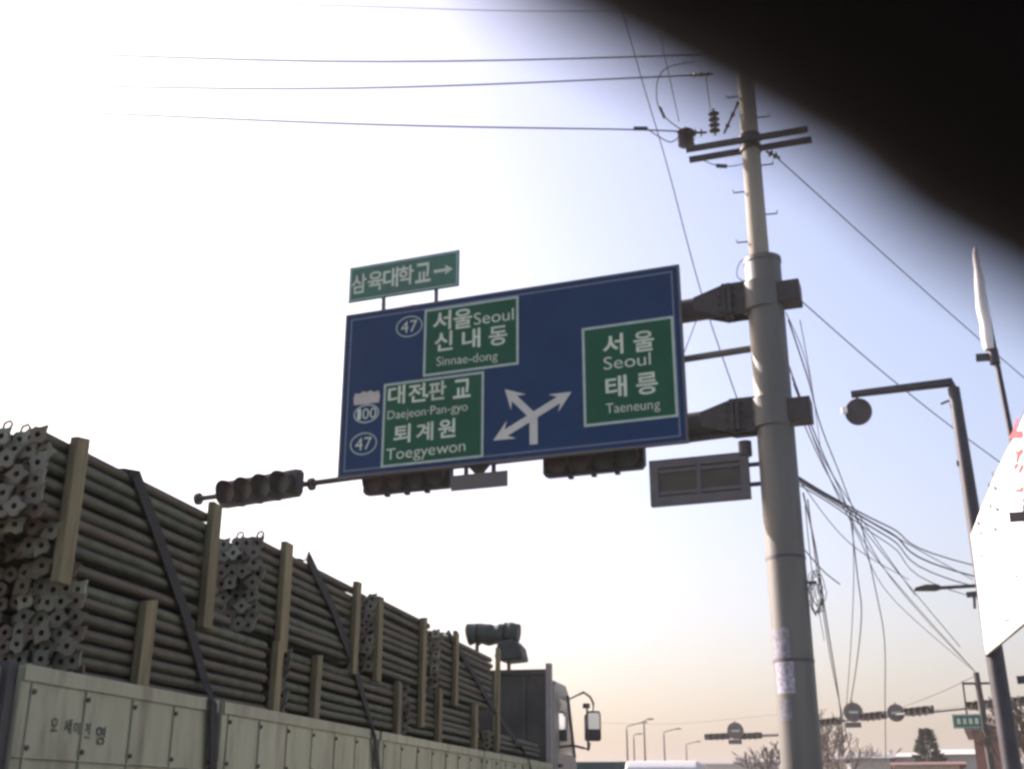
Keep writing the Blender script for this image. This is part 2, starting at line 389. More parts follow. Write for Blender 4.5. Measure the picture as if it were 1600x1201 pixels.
s, t = sp(667, 618); b = MB(); b.tube([sw(s,t,.0065), sw(s,t,.0095)], .03, 12); b.build('dot', 'signwhite', pB)
lat('Daejeon·Pan-gyo', 605, 655.5, 732, 641, 13, pB)
for c, x, y in (('퇴',628.5,677.5),('계',664,674),('원',698.5,669)): han(c, x, y, 29, pB)
lat('Toegyewon', 603, 719, 730, 704, 17, pB)
for c, x, y in (('서',958,538),('울',1006,533)): han(c, x, y, 32, pC)
lat('Seoul', 943, 578, 1021, 569, 19, pC)
for c, x, y in (('태',963,604),('릉',1011,599)): han(c, x, y, 34, pC)
lat('Taeneung', 947, 646, 1032, 638, 15, pC)
for cx, cy in ((639.5,510),(568,693)):
    s, t = sp(cx, cy); b = MB(); b.ring(SO+su*s+sv*t, su, sv, sn,   .225, .175, .018, .0005, .004); rd = b.build('route_roundel', 'greenline', sg, True)
    for c, q in (('4',-.075),('7',.075)): letter(c, SO, su, sv, sn, s+q, t, .125, .19, 'signwhite', rd, .0045)
# expressway shield
s, t = sp(573, 622); b = MB()
b.prism([(-.21,-.09),(.21,-.09),(.225,.02),(.20,.10),(.12,.085),(.06,.12),(0,.095),(-.06,.12),(-.12,.085),(-.20,.10),(-.225,.02)], SO+su*s+sv*t, su, sv, sn, .0005, .004); shd = b.build('shield_crown', 'tan', sg)
s, t = sp(572.5, 646); b = MB(); b.ring(SO+su*s+sv*t, su, sv, sn, .215, .15, .022, .0005, .004); rd = b.build('shield_ring', 'greenline', sg, True)
for c, q in (('1',-.12),('0',-.01),('0',.115)): letter(c, SO, su, sv, sn, s+q, t, .06 if c == '1' else .11, .17, 'signwhite', rd, .0045)
# crossing arrows: three arms and a stem as one painted figure, each arrow a piece
def arrow(tail, tip, w, head, z, nm='arrow'):
    a, c = Vector(sp(*tail)), Vector(sp(*tip)); d = (c-a).normalized(); q = Vector((-d.y, d.x)); L = (c-a).length; h = head
    poly = [(0,-w/2),(L-h*.72,-w/2),(L-h*1.02,-h*.52),(L,0),(L-h*1.02,h*.52),(L-h*.72,w/2),(0,w/2)]
    b = MB(); b.prism([(a.x+d.x*u+q.x*v, a.y+d.y*u+q.y*v) for u, v in poly], SO, su, sv, sn, .0005, z); return b.build(nm, 'arrowwhite', sg)
arrow((826,654), (893,612), .108, .30, .004); arrow((839,646), (771,688), .108, .30, .0045); arrow((837,654), (789,608), .108, .30, .005)
(s0, t0), (s1, t1) = sp(834, 694), sp(833.5, 652)
b = MB(); b.fbox(SO, su, sv, sn, (s0-.06,t0,.0005), (s0+.06,t1,.0055)); b.build('arrow_stem', 'arrowwhite', sg)

# small green sign above
q = [sp(*p) for p in ((546,418),(717,390),(717,445),(545,473))]
x0, x1 = (q[0][0]+q[3][0])/2, (q[1][0]+q[2][0])/2; y1 = (q[0][1]+q[1][1])/2; y0 = (q[2][1]+q[3][1])/2
ug = thing('guide_sign', sw(x0, y0), 'small green sign with an arrow standing on top of the blue sign', 'road sign')
tilt = (q[1][1]-q[0][1]+q[2][1]-q[3][1])/2/(x1-x0)
uo = SO+su*x0+sv*(q[3][1]+.0); ux = (su+sv*tilt).normalized(); uy = (sv-su*tilt).normalized(); UW, UH = (x1-x0), y1-y0
b = MB(); b.fbox(uo, ux, uy, sn, (0,0,-.03), (UW,UH,0)); ub = b.build('board', 'smallgreen', ug, bevel=.005)
b = MB(); b.rectring(uo, ux, uy, sn, .02, .02, UW-.02, UH-.02, .02, .0005, .003); b.build('border_line', 'greenline', ug)
def up(x, y):
    s, t = sp(x, y); p = SO+su*s+sv*t-uo; return p.dot(ux), p.dot(uy)
for c, x, y in (('삼',561,443.5),('육',586.5,439),('대',610.5,434),('학',634.5,430),('교',661,426)):
    a, t = up(x, y); letter(c, uo, ux, uy, sn, a, t, .262, .335, 'signwhite', ub, .0035)
(a0, t0), (a1, t1) = up(678,424.5), up(708,419)
b = MB(); L = a1-a0; b.prism([(a0,t0-.025),(a1-.12,t0-.025),(a1-.14,t0-.085),(a1,t0),(a1-.14,t0+.085),(a1-.12,t0+.025),(a0,t0+.025)], uo, ux, uy, sn, .0005, .0035); b.build('arrow', 'signwhite', ub)
for x in (597, 679):
    s, _ = sp(x, 470); b = MB(); p = sw(s, SHt-.3, -.075); a, t = up(x, 460); b.bar(p, uo+ux*a+uy*.25-sn*.055, .05, .05); b.build('post', 'back', ug)

# small plate under the board
q = [sp(*p, -.1) for p in ((705,743),(794,734),(792,758),(704,768))]
x0, x1 = (q[0][0]+q[3][0])/2, (q[1][0]+q[2][0])/2; y1 = (q[0][1]+q[1][1])/2; y0 = (q[2][1]+q[3][1])/2
pt = thing('supplementary_plate', sw(x0, y0, -.1), 'small plain grey plate hanging below the blue sign', 'sign plate')
b = MB(); b.fbox(SO, su, sv, sn, (x0,y0,-.115), (x1,y1,-.1)); b.build('panel', 'plate', pt, bevel=.004)
for x in (727, 770):
    s, _ = sp(x, 740, -.1); b = MB(); b.fbox(SO, su, sv, sn, (s-.03,y1-.2,-.15), (s+.03,.25,-.118)); b.build('bracket', 'steel', pt)
s, _ = sp(748, 740, -.1); b = MB(); b.prism([(s-.2,.02),(s+.2,.02),(s+.05,y1-.02),(s-.05,y1-.02)], SO, su, sv, sn, -.13, -.118); b.build('gusset', 'steel', pt)

# board seen from behind, hung beside the mast
q = [sp(*p, offm) for p in ((1014,718),(1169,706),(1172,778),(1016,790))]
x0, x1 = (q[0][0]+q[3][0])/2, (q[1][0]+q[2][0])/2; y1 = (q[0][1]+q[1][1])/2; y0 = (q[2][1]+q[3][1])/2
bk = thing('framed_board', sw(x0, y0, offm), 'grey framed board with cross ribs hung on short bars from the mast', 'sign board')
b = MB(); b.fbox(SO, su, sv, sn, (x0+.02,y0+.02,offm-.06), (x1-.02,y1-.02,offm-.03)); b.build('panel', 'backpanel', bk)
b = MB(); b.rectring(SO, su, sv, sn, x0, y0, x1, y1, .12, offm-.1, offm); b.build('frame', 'back', bk, bevel=.006)
xm = (x0+x1)/2; ym = y0+(y1-y0)*.28
b = MB(); b.fbox(SO, su, sv, sn, (xm-.03,y0+.121,offm-.029), (xm+.03,y1-.121,offm-.005)); b.build('rib', 'back', bk)
for yy in (y0+(y1-y0)*.26, y0+(y1-y0)*.74):
    b = MB(); b.fbox(SO, su, sv, sn, (x0+.121,yy-.025,offm-.029), (x1-.121,yy+.025,offm-.012)); b.build('rib', 'back', bk)
for x in (1185,):
    for yy in (723, 754):
        s, t = sp(x, yy, offm); b = MB(); b.tube([sw(x1-.05, t, offm-.05), sw(smast-.2, t, offm-.05)], .03, 10); b.build('bar', 'steel', bk)
s, t = sp(1168, 699, offm); b = MB(); b.tube([sw(s-.04,t-.1,offm-.05), sw(s-.04,t+.1,offm-.05)], .09, 12); b.build('hanger', 'darksteel', bk, True)

# ================================================================== traffic lights
def traffic_light(c, ax, az, label, n=4, pitch=.33, group=None, name='traffic_light', m='lighthouse', hood=.24, ay=Z, k_=1.0):
    L = n*pitch; g = thing(name, c, label, 'traffic light', group); ax = Vector(ax).normalized(); az = Vector(az).normalized(); ay = Vector(ay)
    b = MB(); e = .06
    b.prism([(p[0],p[1]*k_) for p in [(-L/2-e+.05,-.19),(L/2+e-.05,-.19),(L/2+e,-.13),(L/2+e,.13),(L/2+e-.05,.19),(-L/2-e+.05,.19),(-L/2-e,.13),(-L/2-e,-.13)]], c, ax, ay, az, -.16, 0); b.build('housing', m, g, bevel=.01)
    for k in range(n):
        x = -L/2+pitch*(k+.5); o = Vector(c)+ax*x
        b = MB(); b.tube([o+az*.001, o+az*.02], .145, 20); b.build('lens', ['lens_red','lens_amber','lens_green','lens_green'][k % 4], g, True)
        b = MB(); vs = []; fs = []; K = 18                    # hood: open at the bottom
        for z, rr, dz in ((0, .162*k_, 0), (hood, .172*k_, 1)):
            for r_ in (rr, rr-.008):
                for j in range(K+1):
                    a = R(-55+290*j/K); sh = hood if dz else 0
                    vs.append(o+ax*r_*math.cos(a)+ay*r_*math.sin(a)+az*(sh*(.55+.45*max(0, math.sin(a))) if dz else 0.001))
        q = K+1
        for j in range(K):
            fs += [(j, j+1, 2*q+j+1, 2*q+j), (q+j, 3*q+j, 3*q+j+1, q+j+1), (2*q+j, 2*q+j+1, 3*q+j+1, 3*q+j)]
        b.add(vs, fs); b.build('hood', m, g, True)
        if k < n-1:
            b = MB(); o2 = Vector(c)+ax*(x+pitch/2); b.fbox(o2, ax, ay, az, (-.03,-.235,-.12), (.03,-.188,-.03)); b.build('clamp', m, g)
    for q_ in (-L*.28, L*.28):
        b = MB(); o = Vector(c)+ax*q_-az*.2; b.bar(o-ay*.12, o+ay*.22, .05, .05); b.build('bracket', 'steel', g)
    return g
GL = 'traffic lights on the sign mast'
s, t = sp(633, 750, -.4); traffic_light(sw(s, t+.02, -.42), su, sn-Z*.12, 'dark horizontal traffic light below the blue sign, left of the small grey plate', 4, .33, GL)
s, t = sp(925, 716, -.4); traffic_light(sw(s, t-.02, -.42), su, sn-Z*.12, 'dark horizontal traffic light below the blue sign, under the crossing arrows', 4, .345, GL)
s, t = sp(413, 768, ARM_OFF); ca = Matrix.Rotation(R(-10), 3, 'Z')
traffic_light(sw(s, t, ARM_OFF+.2), ca @ su, ca @ (sn-Z*.15), 'dark horizontal traffic light on the arm end beyond the blue sign, above the pipe load', 4, .365, GL, k_=1.14)

# ================================================================== utility pole behind the mast
UX, UY = PX-.03, PY+.62
def uD(): return math.hypot(UX, UY)
up_ = thing('utility_pole', (UX, UY, .13), 'tall pale concrete utility pole with steel crossarms rising behind the mast', 'utility pole')
UT = 13.2
b = MB(); b.tube([(UX,UY,.13),(UX,UY,UT)], [.205,.12], 24); b.build('pole', 'concrete', up_, True)
def upt(x, y): return atD(x, y, math.hypot(UX, UY))
for (xa, ya, xb, yb, dy) in ((1072,234,1262,202,-.18),(1077,250,1268,218,.18)):
    a, c = atD(xa, ya, math.hypot(UX, UY)+dy), atD(xb, yb, math.hypot(UX, UY)+dy)
    b = MB(); b.bar(a, c, .075, .075); b.build('crossarm', 'steel', up_)
for z in (upt(1183, 215).z, upt(1183, 232).z):
    b = MB(); b.tube([(UX,UY,z-.04),(UX,UY,z+.04)], .165, 20); b.build('band', 'steel', up_, True)
for k, z in enumerate(np.arange(9.2, 12.6, .42)):
    sgn = 1 if k % 2 else -1
    b = MB(); b.tube([(UX+sgn*.12,UY,z),(UX+sgn*.31,UY,z),(UX+sgn*.31,UY,z+.05)], .011, 6); b.build('step_bolt', 'darksteel', up_)
def insulator(c, d, label, n=4, r=.075, L=.3):
    g = thing('insulator', c, label, 'insulator', 'insulators on the utility pole'); d = Vector(d).normalized(); c = Vector(c)
    for k in range(n):
        b = MB(); p = c+d*(k+.5)*L/n; b.tube([p-d*.022, p-d*.008, p+d*.02], [.03, r, .03], 14); b.build('disc', 'porcelain', g, True)
    b = MB(); b.tube([c-d*.04, c+d*(L+.04)], .018, 8); b.build('rod', 'darksteel', g, True); return g
i0 = upt(1072, 218); insulator(i0-Vector((0,0,.12)), (0,0,1), 'dark dead-end insulator standing on the crossarm tip', 4, .13, .3)
insulator(upt(1062,208), (1,.1,-.05), 'dark strain insulator holding the lowest power line at the crossarm tip', 4, .085, .38)
insulator(upt(1117,208), (0,0,1), 'dark hanging cutout insulator midway along the crossarm', 4, .085, .4)
i3 = upt(1080,118); insulator(i3, (1,.1,.0), 'dark insulator on the middle power line beside the pole top', 3, .07, .3)
insulator(upt(1133,205), upt(1158,150)-upt(1133,205), 'slanted dark arrester leaning towards the pole top', 3, .04, .62)
i5 = upt(1205,238); insulator(i5-Vector((.04,0,0)), (.5,.0,-.35), 'small dark spool insulator on the pole side under the crossarms', 2, .06, .16)

# ================================================================== overhead wires
def wire(pts, r, label, sag=0.0, group='overhead wires', cat='wire', n=20, name='overhead_wire'):
    pts = [Vector(p) for p in pts]
    if len(pts) == 2:
        a, c = pts; pts = [a.lerp(c, k/n)-Z*(sag*4*(k/n)*(1-k/n)) for k in range(n+1)]
    elif len(pts) > 2:
        q = [pts[0]]+pts+[pts[-1]]; o = []
        for i in range(1, len(q)-2):
            for k in range(8):
                u = k/8; p0, p1, p2, p3 = q[i-1], q[i], q[i+1], q[i+2]
                o.append(.5*((2*p1)+(p2-p0)*u+(2*p0-5*p1+4*p2-p3)*u*u+(3*p1-p0-3*p2+p3)*u**3))
        pts = o+[pts[-1]]
    b = MB(); b.tube(pts, r*.72, 6); return tag(b.build(name, 'wire', None, True), label, cat, group)
GP = 'power lines crossing the road'
HZ = upt(1085,118).z
wire([atZ(-420, 62, HZ+.25), atZ(500, 96, HZ+.1), upt(1160, 84)], .016, 'uppermost of the power lines running to the utility pole', 0, GP)
wire([atZ(-420, 120, HZ), atZ(450, 139, HZ-.12), upt(1085, 118)], .016, 'middle power line ending at the insulator beside the pole top', 0, GP)
zz = upt(1062,208).z
wire([atZ(-420, 150, zz+.1), atZ(500, 192, zz), upt(1000, 203), upt(1064, 208)], .016, 'lowest power line dead-ended at the crossarm tip', 0, GP)
wire([atD(-300, -10, 26), atD(480, 8, 25), atD(870, 18, 24), atD(1300, 8, 23)], .012, 'thin high wire above all the power lines', 0, GP)
wire([atD(-600, 478, 60), atD(310, 473, 60), atD(560, 476, 60), atD(1000, 474, 60)], .016, 'faint distant wire passing behind the blue sign', 0, GP)
wire([upt(990,201), upt(1012,201)], .045, 'short dark sleeve splice on the lowest power line', 0, 'splice sleeves', 'cable splice', 2, 'splice_sleeve')
wire([upt(1012,202), upt(1030,214), upt(1048,222), upt(1062,214), upt(1068,212)], .012, 'curved jumper wire looping under the strain insulator', 0, 'jumper wires', 'wire', name='jumper_wire')
wire([upt(1066,204), upt(1040,184), upt(1027,160), upt(1028,125), upt(1045,105), upt(1085,97)], .012, 'large looping jumper wire rising from the crossarm tip', 0, 'jumper wires', name='jumper_wire')
wire([upt(1031,168), upt(1038,184)], .035, 'short dark sleeve on the looping jumper wire', 0, 'splice sleeves', 'cable splice', 2, 'splice_sleeve')
wire([upt(1030,50), upt(1048,130), upt(1061,190)], .010, 'thin lead wire dropping to the dead-end insulator', 0, 'jumper wires', name='jumper_wire')
wire([upt(1103,120), upt(1111,178)], .010, 'thin lead wire dropping to the cutout insulator', 0, 'jumper wires', name='jumper_wire')
wire([upt(1098,250), upt(1115,257), upt(1140,260), upt(1166,255)], .010, 'slack lead wire under the crossarms', .0, 'jumper wires', name='jumper_wire')
wire([upt(1119,259), upt(1136,260)], .042, 'dark sleeve on the slack lead under the crossarms', 0, 'splice sleeves', 'cable splice', 2, 'splice_sleeve')
e0 = sw(smast-.45, tl+.25, offm)
wire([atD(965,-10,17.5), atD(1000,115,17), atD(1040,250,16.5), atD(1095,455,16), e0], .014, 'slanting cable dropping behind the blue sign to the lower mast bracket', 0, 'service cables')
GT = 'service cables'
wire([upt(1210,243), atD(1600,590,22), atD(2100,1010,32)], .013, 'long cable falling from the spool insulator past the flag', .0, GT)
ub_ = sw(smast+.5, tu-.1, offm)
wire([ub_, atD(1400,598,17), atD(1560,720,20), atD(1900,960,26)], .012, 'cable from the upper arm stub crossing behind the lamp arm', 0, GT)
FP = atD(1525, 1050, 48)                      # far utility pole top
pc = lambda x, y: atD(x, y, DM+.35)
wire([pc(1232,500), atD(1262,590,18), atD(1300,710,22), atD(1390,900,32), FP], .016, 'cable running from the mast to the far leaning pole, rightmost strand', 0, GT)
wire([pc(1232,570), atD(1262,650,18), atD(1310,760,22), atD(1375,880,30), FP], .016, 'cable running from the mast to the far leaning pole, middle strand', 0, GT)
wire([pc(1238,590), atD(1285,720,19), atD(1340,835,24), atD(1400,940,33), FP], .014, 'thin cable running from the mast to the far leaning pole', 0, GT)
for k, (ya, xb, yb, r, lab) in enumerate(((745,1530,885,.017,'thick telephone cable fanning out from the mast to the banner, top strand'),(748,1530,902,.021,'thickest telephone cable fanning out from the mast to the banner'),(752,1530,918,.016,'telephone cable fanning out from the mast to the banner, lower strand'),(757,1530,935,.012,'thin telephone cable fanning out from the mast to the banner, bottom strand'))):
    wire([pc(1248,ya), atD(1300,ya+31,17), atD(1390,ya+78+k*5,20), atD(xb,yb,26), atD(xb+500,yb+110,40)], r, lab, 0, GT)
wire([pc(1255,770), atD(1275,860,18), atD(1290,960,20), atD(1312,1100,24), atD(1318,1180,26)], .016, 'dangling cable hanging closest beside the mast', 0, GT)
wire([pc(1262,780), atD(1278,900,18), atD(1300,1040,22), atD(1330,1180,26)], .012, 'second dangling cable beside the mast', 0, GT)
wire([atD(1328,800,18), atD(1340,900,19), atD(1346,960,20), atD(1338,1040,22), atD(1325,1120,24)], .013, 'dangling cable bowed to the right, hanging from the telephone strands', 0, GT)
wire([atD(1332,805,18), atD(1334,900,19), atD(1330,1000,21), atD(1322,1110,24)], .009, 'thin straight cable hanging from the telephone strands', 0, GT)
wire([atD(1345,815,18), atD(1368,920,19), atD(1382,1000,20), atD(1383,1100,22), atD(1384,1190,24)], .011, 'long dangling cable hanging from the telephone strands down to the round sign', 0, GT)
wire([FP-Z*.1, atD(1460,1085,56), atD(1380,1115,70)], .022, 'slack wire running from the far leaning pole to the junction', 0, GT)
wire([atD(930,1128,120), atD(1050,1130,110), atD(1200,1117,95), atD(1290,1108,80)], .03, 'faint distant wire beyond the truck cab', 0, GT)
for k, (x0_, y0_, x1_, y1_, x2_, y2_, r, lab) in enumerate((
    (1228,488,1258,560,1275,640,.010,'slack thin cable curving down from the upper arm stub'),
    (1250,500,1268,600,1282,700,.009,'fine cable hanging close to the mast below the upper stub'),
    (1240,600,1300,740,1430,930,.011,'fine cable running down from the mast between the stubs'),
    (1246,640,1330,800,1500,1010,.011,'fine cable running down from the lower stub to the far pole'),
    (1252,755,1330,850,1420,905,.009,'fine cable spreading below the telephone strands'),
    (1258,790,1270,900,1288,1000,.009,'fine cable hugging the mast side'),
    (1300,780,1420,850,1520,905,.010,'fine cable following the telephone strands'))):
    wire([pc(x0_,y0_), atD(x1_,y1_,18), atD(x2_,y2_,24)], r, lab, 0, GT)
wire([pc(1250,850), atD(1285,890,16.5), atD(1312,912,17.5)], .012, 'short loose wire end sticking out beside the mast', 0, GT)

wire([sw(smast-1.35,tu-.12,-.1), sw(-.02,tu-.42,-.1)], .009, 'thin stay wire slanting from the upper arm to the sign edge', 0, GT, n=4)
wire([sw(smast-.9,tu-.2,-.05), sw(-.02,tu-.75,-.1)], .009, 'lower thin stay wire slanting from the upper arm to the sign edge', 0, GT, n=4)
wire([upt(1168,442), upt(1152,432), upt(1155,412), upt(1170,398), upt(1176,380)], .010, 'small wire loop beside the mast top', 0, GT)
cc = Vector((PX+.33, PY-.05, atD(1270,925,DM).z)); cg = thing('cable_coil', cc, 'tangled coil of dark cable hanging on the right side of the mast', 'cable coil')
rnd = random.Random(11)
for k in range(7):
    pts = []; rx, rz, ox, oz = rnd.uniform(.05,.10), rnd.uniform(.16,.30), rnd.uniform(-.03,.03), rnd.uniform(-.08,.05)
    for j in range(21): a = 2*math.pi*j/20; pts.append(cc+Vector((ox+rx*math.cos(a), .03*math.sin(a*2+k)+k*.012, oz+rz*math.sin(a))))
    pts = [p+Vector((rnd.gauss(0,.012),0,rnd.gauss(0,.02))) for p in pts]; b = MB(); b.tube(pts, .005, 5); b.build('loop', 'wire', cg, True)
b = MB(); b.bar(cc+Vector((-.1,0,.12)), cc+Vector((.03,0,.12)), .03, .03); b.build('hook', 'darksteel', cg)

# ================================================================== the truck
TX = -2.72                       # outer face of the drop sides
TL_, TW = -5.20, TX-(-5.20)
Y0, Y1 = 3.86, 14.5
tk = thing('cargo_truck', ((TX+TL_)/2, 10, 0), 'long flatbed cargo truck with cream drop sides and pale cab, stacked with pipes', 'truck')
b = MB(); b.box((TL_+.06, Y0+.02, 1.10), (TX-.06, Y1, 1.20)); b.build('deck', 'wood', tk)
for xx in (-4.45, -3.45):
    b = MB(); b.box((xx-.05, Y0+.1, .78), (xx+.05, 16.2, 1.10)); b.build('chassis_rail', 'chassis', tk)
# drop sides: gates between posts
seams = [Y0, 5.52, 7.98, 11.0, Y1-.05]
def gate(xo, y0, y1, sgn):
    b = MB(); b.box((xo-.045 if sgn > 0 else xo, y0+.03, 1.17), (xo if sgn > 0 else xo+.045, y1-.03, 1.79)); g = b.build('side_gate', 'wallpaint', tk, bevel=.008)
    f = xo if sgn > 0 else xo-.0
    for z0, z1 in ((1.735, 1.795), (1.175, 1.225), (1.462, 1.470)):
        b = MB(); b.box((f+.001 if sgn > 0 else f-.011, y0+.032, z0), (f+.011 if sgn > 0 else f-.001, y1-.032, z1)); b.build('rail', 'wallpaint', g, bevel=.004)
    n = max(2, round((y1-y0)/.42)); st = (y1-y0-.2)/n
    for k in range(n+1):
        y = y0+.1+k*st
        b = MB(); b.box((f+.0012 if sgn > 0 else f-.009, y-.009, 1.226), (f+.009 if sgn > 0 else f-.0012, y+.009, 1.734)); b.build('rib', 'wallpaint', g, bevel=.004)
        for z in (1.70, 1.50, 1.28):
            b = MB(); b.tube([(f+sgn*.008, y, z), (f+sgn*.018, y, z)], .010, 8); b.build('bolt', 'rust', g)
    return g
gates = [gate(TX, a, c, 1) for a, c in zip(seams, seams[1:])]
for a, c in zip(seams, seams[1:]): gate(TL_, a, c, -1)
for y in seams:
    for xx in (TX-.055, TL_+.055):
        b = MB(); b.box((xx-.035, y-.028, 1.10), (xx+.035, y+.028, 1.80)); b.build('side_post', 'chassis', tk)
b = MB(); b.box((TL_+.05, Y0-.06, 1.15), (TX-.05, Y0-.01, 1.78)); b.build('tailgate', 'wallpaint', tk, bevel=.008)
for xx in (TX-.25, TL_+.25):
    b = MB(); b.box((xx-.16, Y0-.05, .82), (xx+.16, Y0+.02, .95)); b.build('tail_lamp', 'red', tk, bevel=.01)
b = MB(); b.box((TL_+.1, Y0-.02, .55), (TX-.1, Y0+.06, .67)); b.build('rear_bumper', 'chassis', tk)
# lettering on the first gate (worn)
gl = gates[0]
for ch, x, y, hp in (('오',84,1131,22),('세',105,1134,24),('이',119,1137,20),('인',134,1140,26),('영',156,1148,30)):
    p = atX(x, y, TX); p2 = atX(x, y-hp/2, TX); h = 2*(p2.z-p.z)
    letter(ch, (TX,0,0), Y, Z, X, p.y, p.z, h*.9, h, 'text_dark', gl, .004)
b = MB()
p0, p1 = atX(55, 1172, TX), atX(178, 1196, TX)
b.rectring((TX,0,0), Y, Z, X, p0.y, 1.24, p1.y, 1.42, .006, .002, .005); b.build('access_panel', 'wallpaint', gl)
# wheels
def wheel(x, y, sgn):
    w = bpy.data.objects
    b = MB(); b.tube([(x,y,.52),(x+sgn*.04,y,.52),(x+sgn*.05,y,.52),(x+sgn*.25,y,.52),(x+sgn*.26,y,.52),(x+sgn*.30,y,.52)], [.42,.48,.515,.515,.48,.42], 32); t = b.build('wheel', 'rubber', tk, True)
    b = MB(); b.tube([(x-sgn*.005,y,.52),(x+sgn*.305,y,.52)], .29, 24); b.build('rim', 'rim', t, True)
    b = MB(); b.tube([(x-sgn*.03,y,.52),(x-sgn*.004,y,.52)], .11, 16); b.build('hub', 'chassis', t, True)
for yy in (5.4, 6.75, 15.6, 13.4):
    wheel(TX-.02-.02, yy, -1); wheel(TL_+.04, yy, 1)
    b = MB(); b.tube([(TX-.2,yy,.52),(TL_+.2,yy,.52)], .07, 10); b.build('axle', 'chassis', tk)
for xx in (TX-.03, TL_-.01):
    b = MB(); b.box((xx, 7.6, .5), (xx+.04, 12.3, .56)); b.build('side_guard', 'chassis', tk)
    b = MB(); b.box((xx, 7.6, .8), (xx+.04, 12.3, .86)); b.build('side_guard', 'chassis', tk)
# headboard
HY = 14.6; HT = 2.90
b = MB(); b.box((TL_+.06, HY, 1.2), (TX-.10, HY+.04, HT-.03)); hb = b.build('headboard', 'headboard', tk)
for k in range(6):
    x = TL_+.3+k*.36; b = MB(); b.box((x-.02, HY-.025, 1.25), (x+.02, HY-.001, HT-.06)); b.build('rib', 'headboard', hb)
b = MB(); b.box((TL_+.06, HY-.02, HT-.03), (TX-.10, HY+.06, HT+.03)); b.build('top_rail', 'headboard', hb)
for x in (TX-.06, TL_+.02):
    b = MB(); b.box((x-.035, HY-.03, 1.1), (x+.035, HY+.07, HT+.10)); b.build('post', 'headpost', hb, bevel=.006)
# rack posts and bundle rests on the headboard
tp = [atY(x, 1036, HY+.02) for x in (795, 745)]
for p in tp:
    b = MB(); b.tube([(p.x,HY+.02,HT),(p.x,HY+.02,atY(790,1003,HY).z)], .025, 8); b.build('rack_post', 'chassis', hb)
# cab
CF = [(14.85,.55),(14.85,2.72),(14.95,2.83),(15.75,2.84),(15.92,2.76),(16.42,1.98),(16.5,1.9),(16.55,.55),(16.1,.5),(16.0,.95),(15.2,.95),(15.1,.5)]
b = MB(); b.prism([(y,z) for y, z in CF], (0,0,0), Y, Z, X, TL_+.08, TX-.04); cabo = b.build('cab', 'cab', tk, bevel=.03)
f = TX-.04
b = MB(); b.prism([(15.15,1.95),(15.15,2.62),(15.72,2.62),(16.15,1.95)], (f,0,0), Y, Z, X, .001, .006); b.build('side_window', 'glass', cabo)
b = MB(); b.prism([(14.98,.98),(14.98,2.70),(15.0,2.70),(15.0,.98)], (f,0,0), Y, Z, X, .001, .004); b.build('door_seam', 'chassis', cabo)
b = MB(); b.prism([(15.78,2.70),(15.90,2.72),(16.40,1.94),(16.28,1.94)], (f,0,0), Y, Z, X, .0015, .012); b.build('pillar', 'chassis', cabo)
b = MB(); b.box((f+.001, 15.1, 1.78), (f+.03, 15.28, 1.82)); b.build('door_handle', 'chassis', cabo)
for xx in (f-.25, TL_+.2):
    b = MB(); b.box((xx-.1, 16.545, .8), (xx+.22, 16.575, 1.0)); b.build('headlight', 'rim', cabo, bevel=.01)
b = MB(); b.add([(TL_+.25,15.955,2.72),(TX-.2,15.955,2.72),(TX-.2,16.425,1.99),(TL_+.25,16.425,1.99)], [(0,1,2,3)]); b.build('windscreen', 'glass', cabo)
b = MB(); b.box((TL_+.2, 14.62, 1.15), (TX-.2, 14.84, 2.75)); b.build('cab_back', 'chassis', cabo)
# mirror on a looped arm
mx = TX+.20
P_ = lambda x, y: atX(x, y, mx)
def lp(l): return [P_(*q) for q in l]
b = MB(); pts = [Vector((f-.02, 16.0, 2.68))]+lp([(912,1081),(922,1088),(927,1098),(926,1110)]); b.tube(pts, .016, 8); b.build('mirror_arm', 'darksteel', cabo, True)
b = MB(); pts = [Vector((f-.02, 16.3, 2.1))]+lp([(912,1168),(920,1170),(921,1160)]); b.tube(pts, .016, 8); b.build('mirror_arm', 'darksteel', cabo, True)
b = MB(); b.tube(lp([(917,1105),(919,1172)]), .014, 8); b.build('mirror_arm', 'darksteel', cabo, True)
pm, pn = P_(918,1106), P_(934,1162); mc = (pm+pn)/2; mh = abs(pm.z-pn.z)/2
md = Vector((0.25,-1,0)).normalized(); ms = Vector((1,.25,0)).normalized()
b = MB(); b.prism([(-.10,-mh*.9),(.10,-mh*.9),(.115,-mh*.75),(.115,mh*.75),(.10,mh),(-.06,mh),(-.115,mh*.7),(-.115,-mh*.75)], Vector((mc.x,mc.y,mc.z)), ms, Z, md, -.05, 0); mo = b.build('mirror_housing', 'chassis', cabo, bevel=.01)
b = MB(); b.prism([(-.09,-mh*.15),(.095,-mh*.15),(.095,mh*.7),(.085,mh*.88),(-.05,mh*.88),(-.09,mh*.6)], Vector((mc.x,mc.y,mc.z)), ms, Z, md, .001, .004); b.build('mirror_glass', 'mirror', mo)
b = MB(); b.tube([P_(916,1102)+Vector((0,0,-.03)), P_(916,1102)+Vector((0,0,.03))], .05, 10); b.build('mirror_joint', 'darksteel', cabo, True)

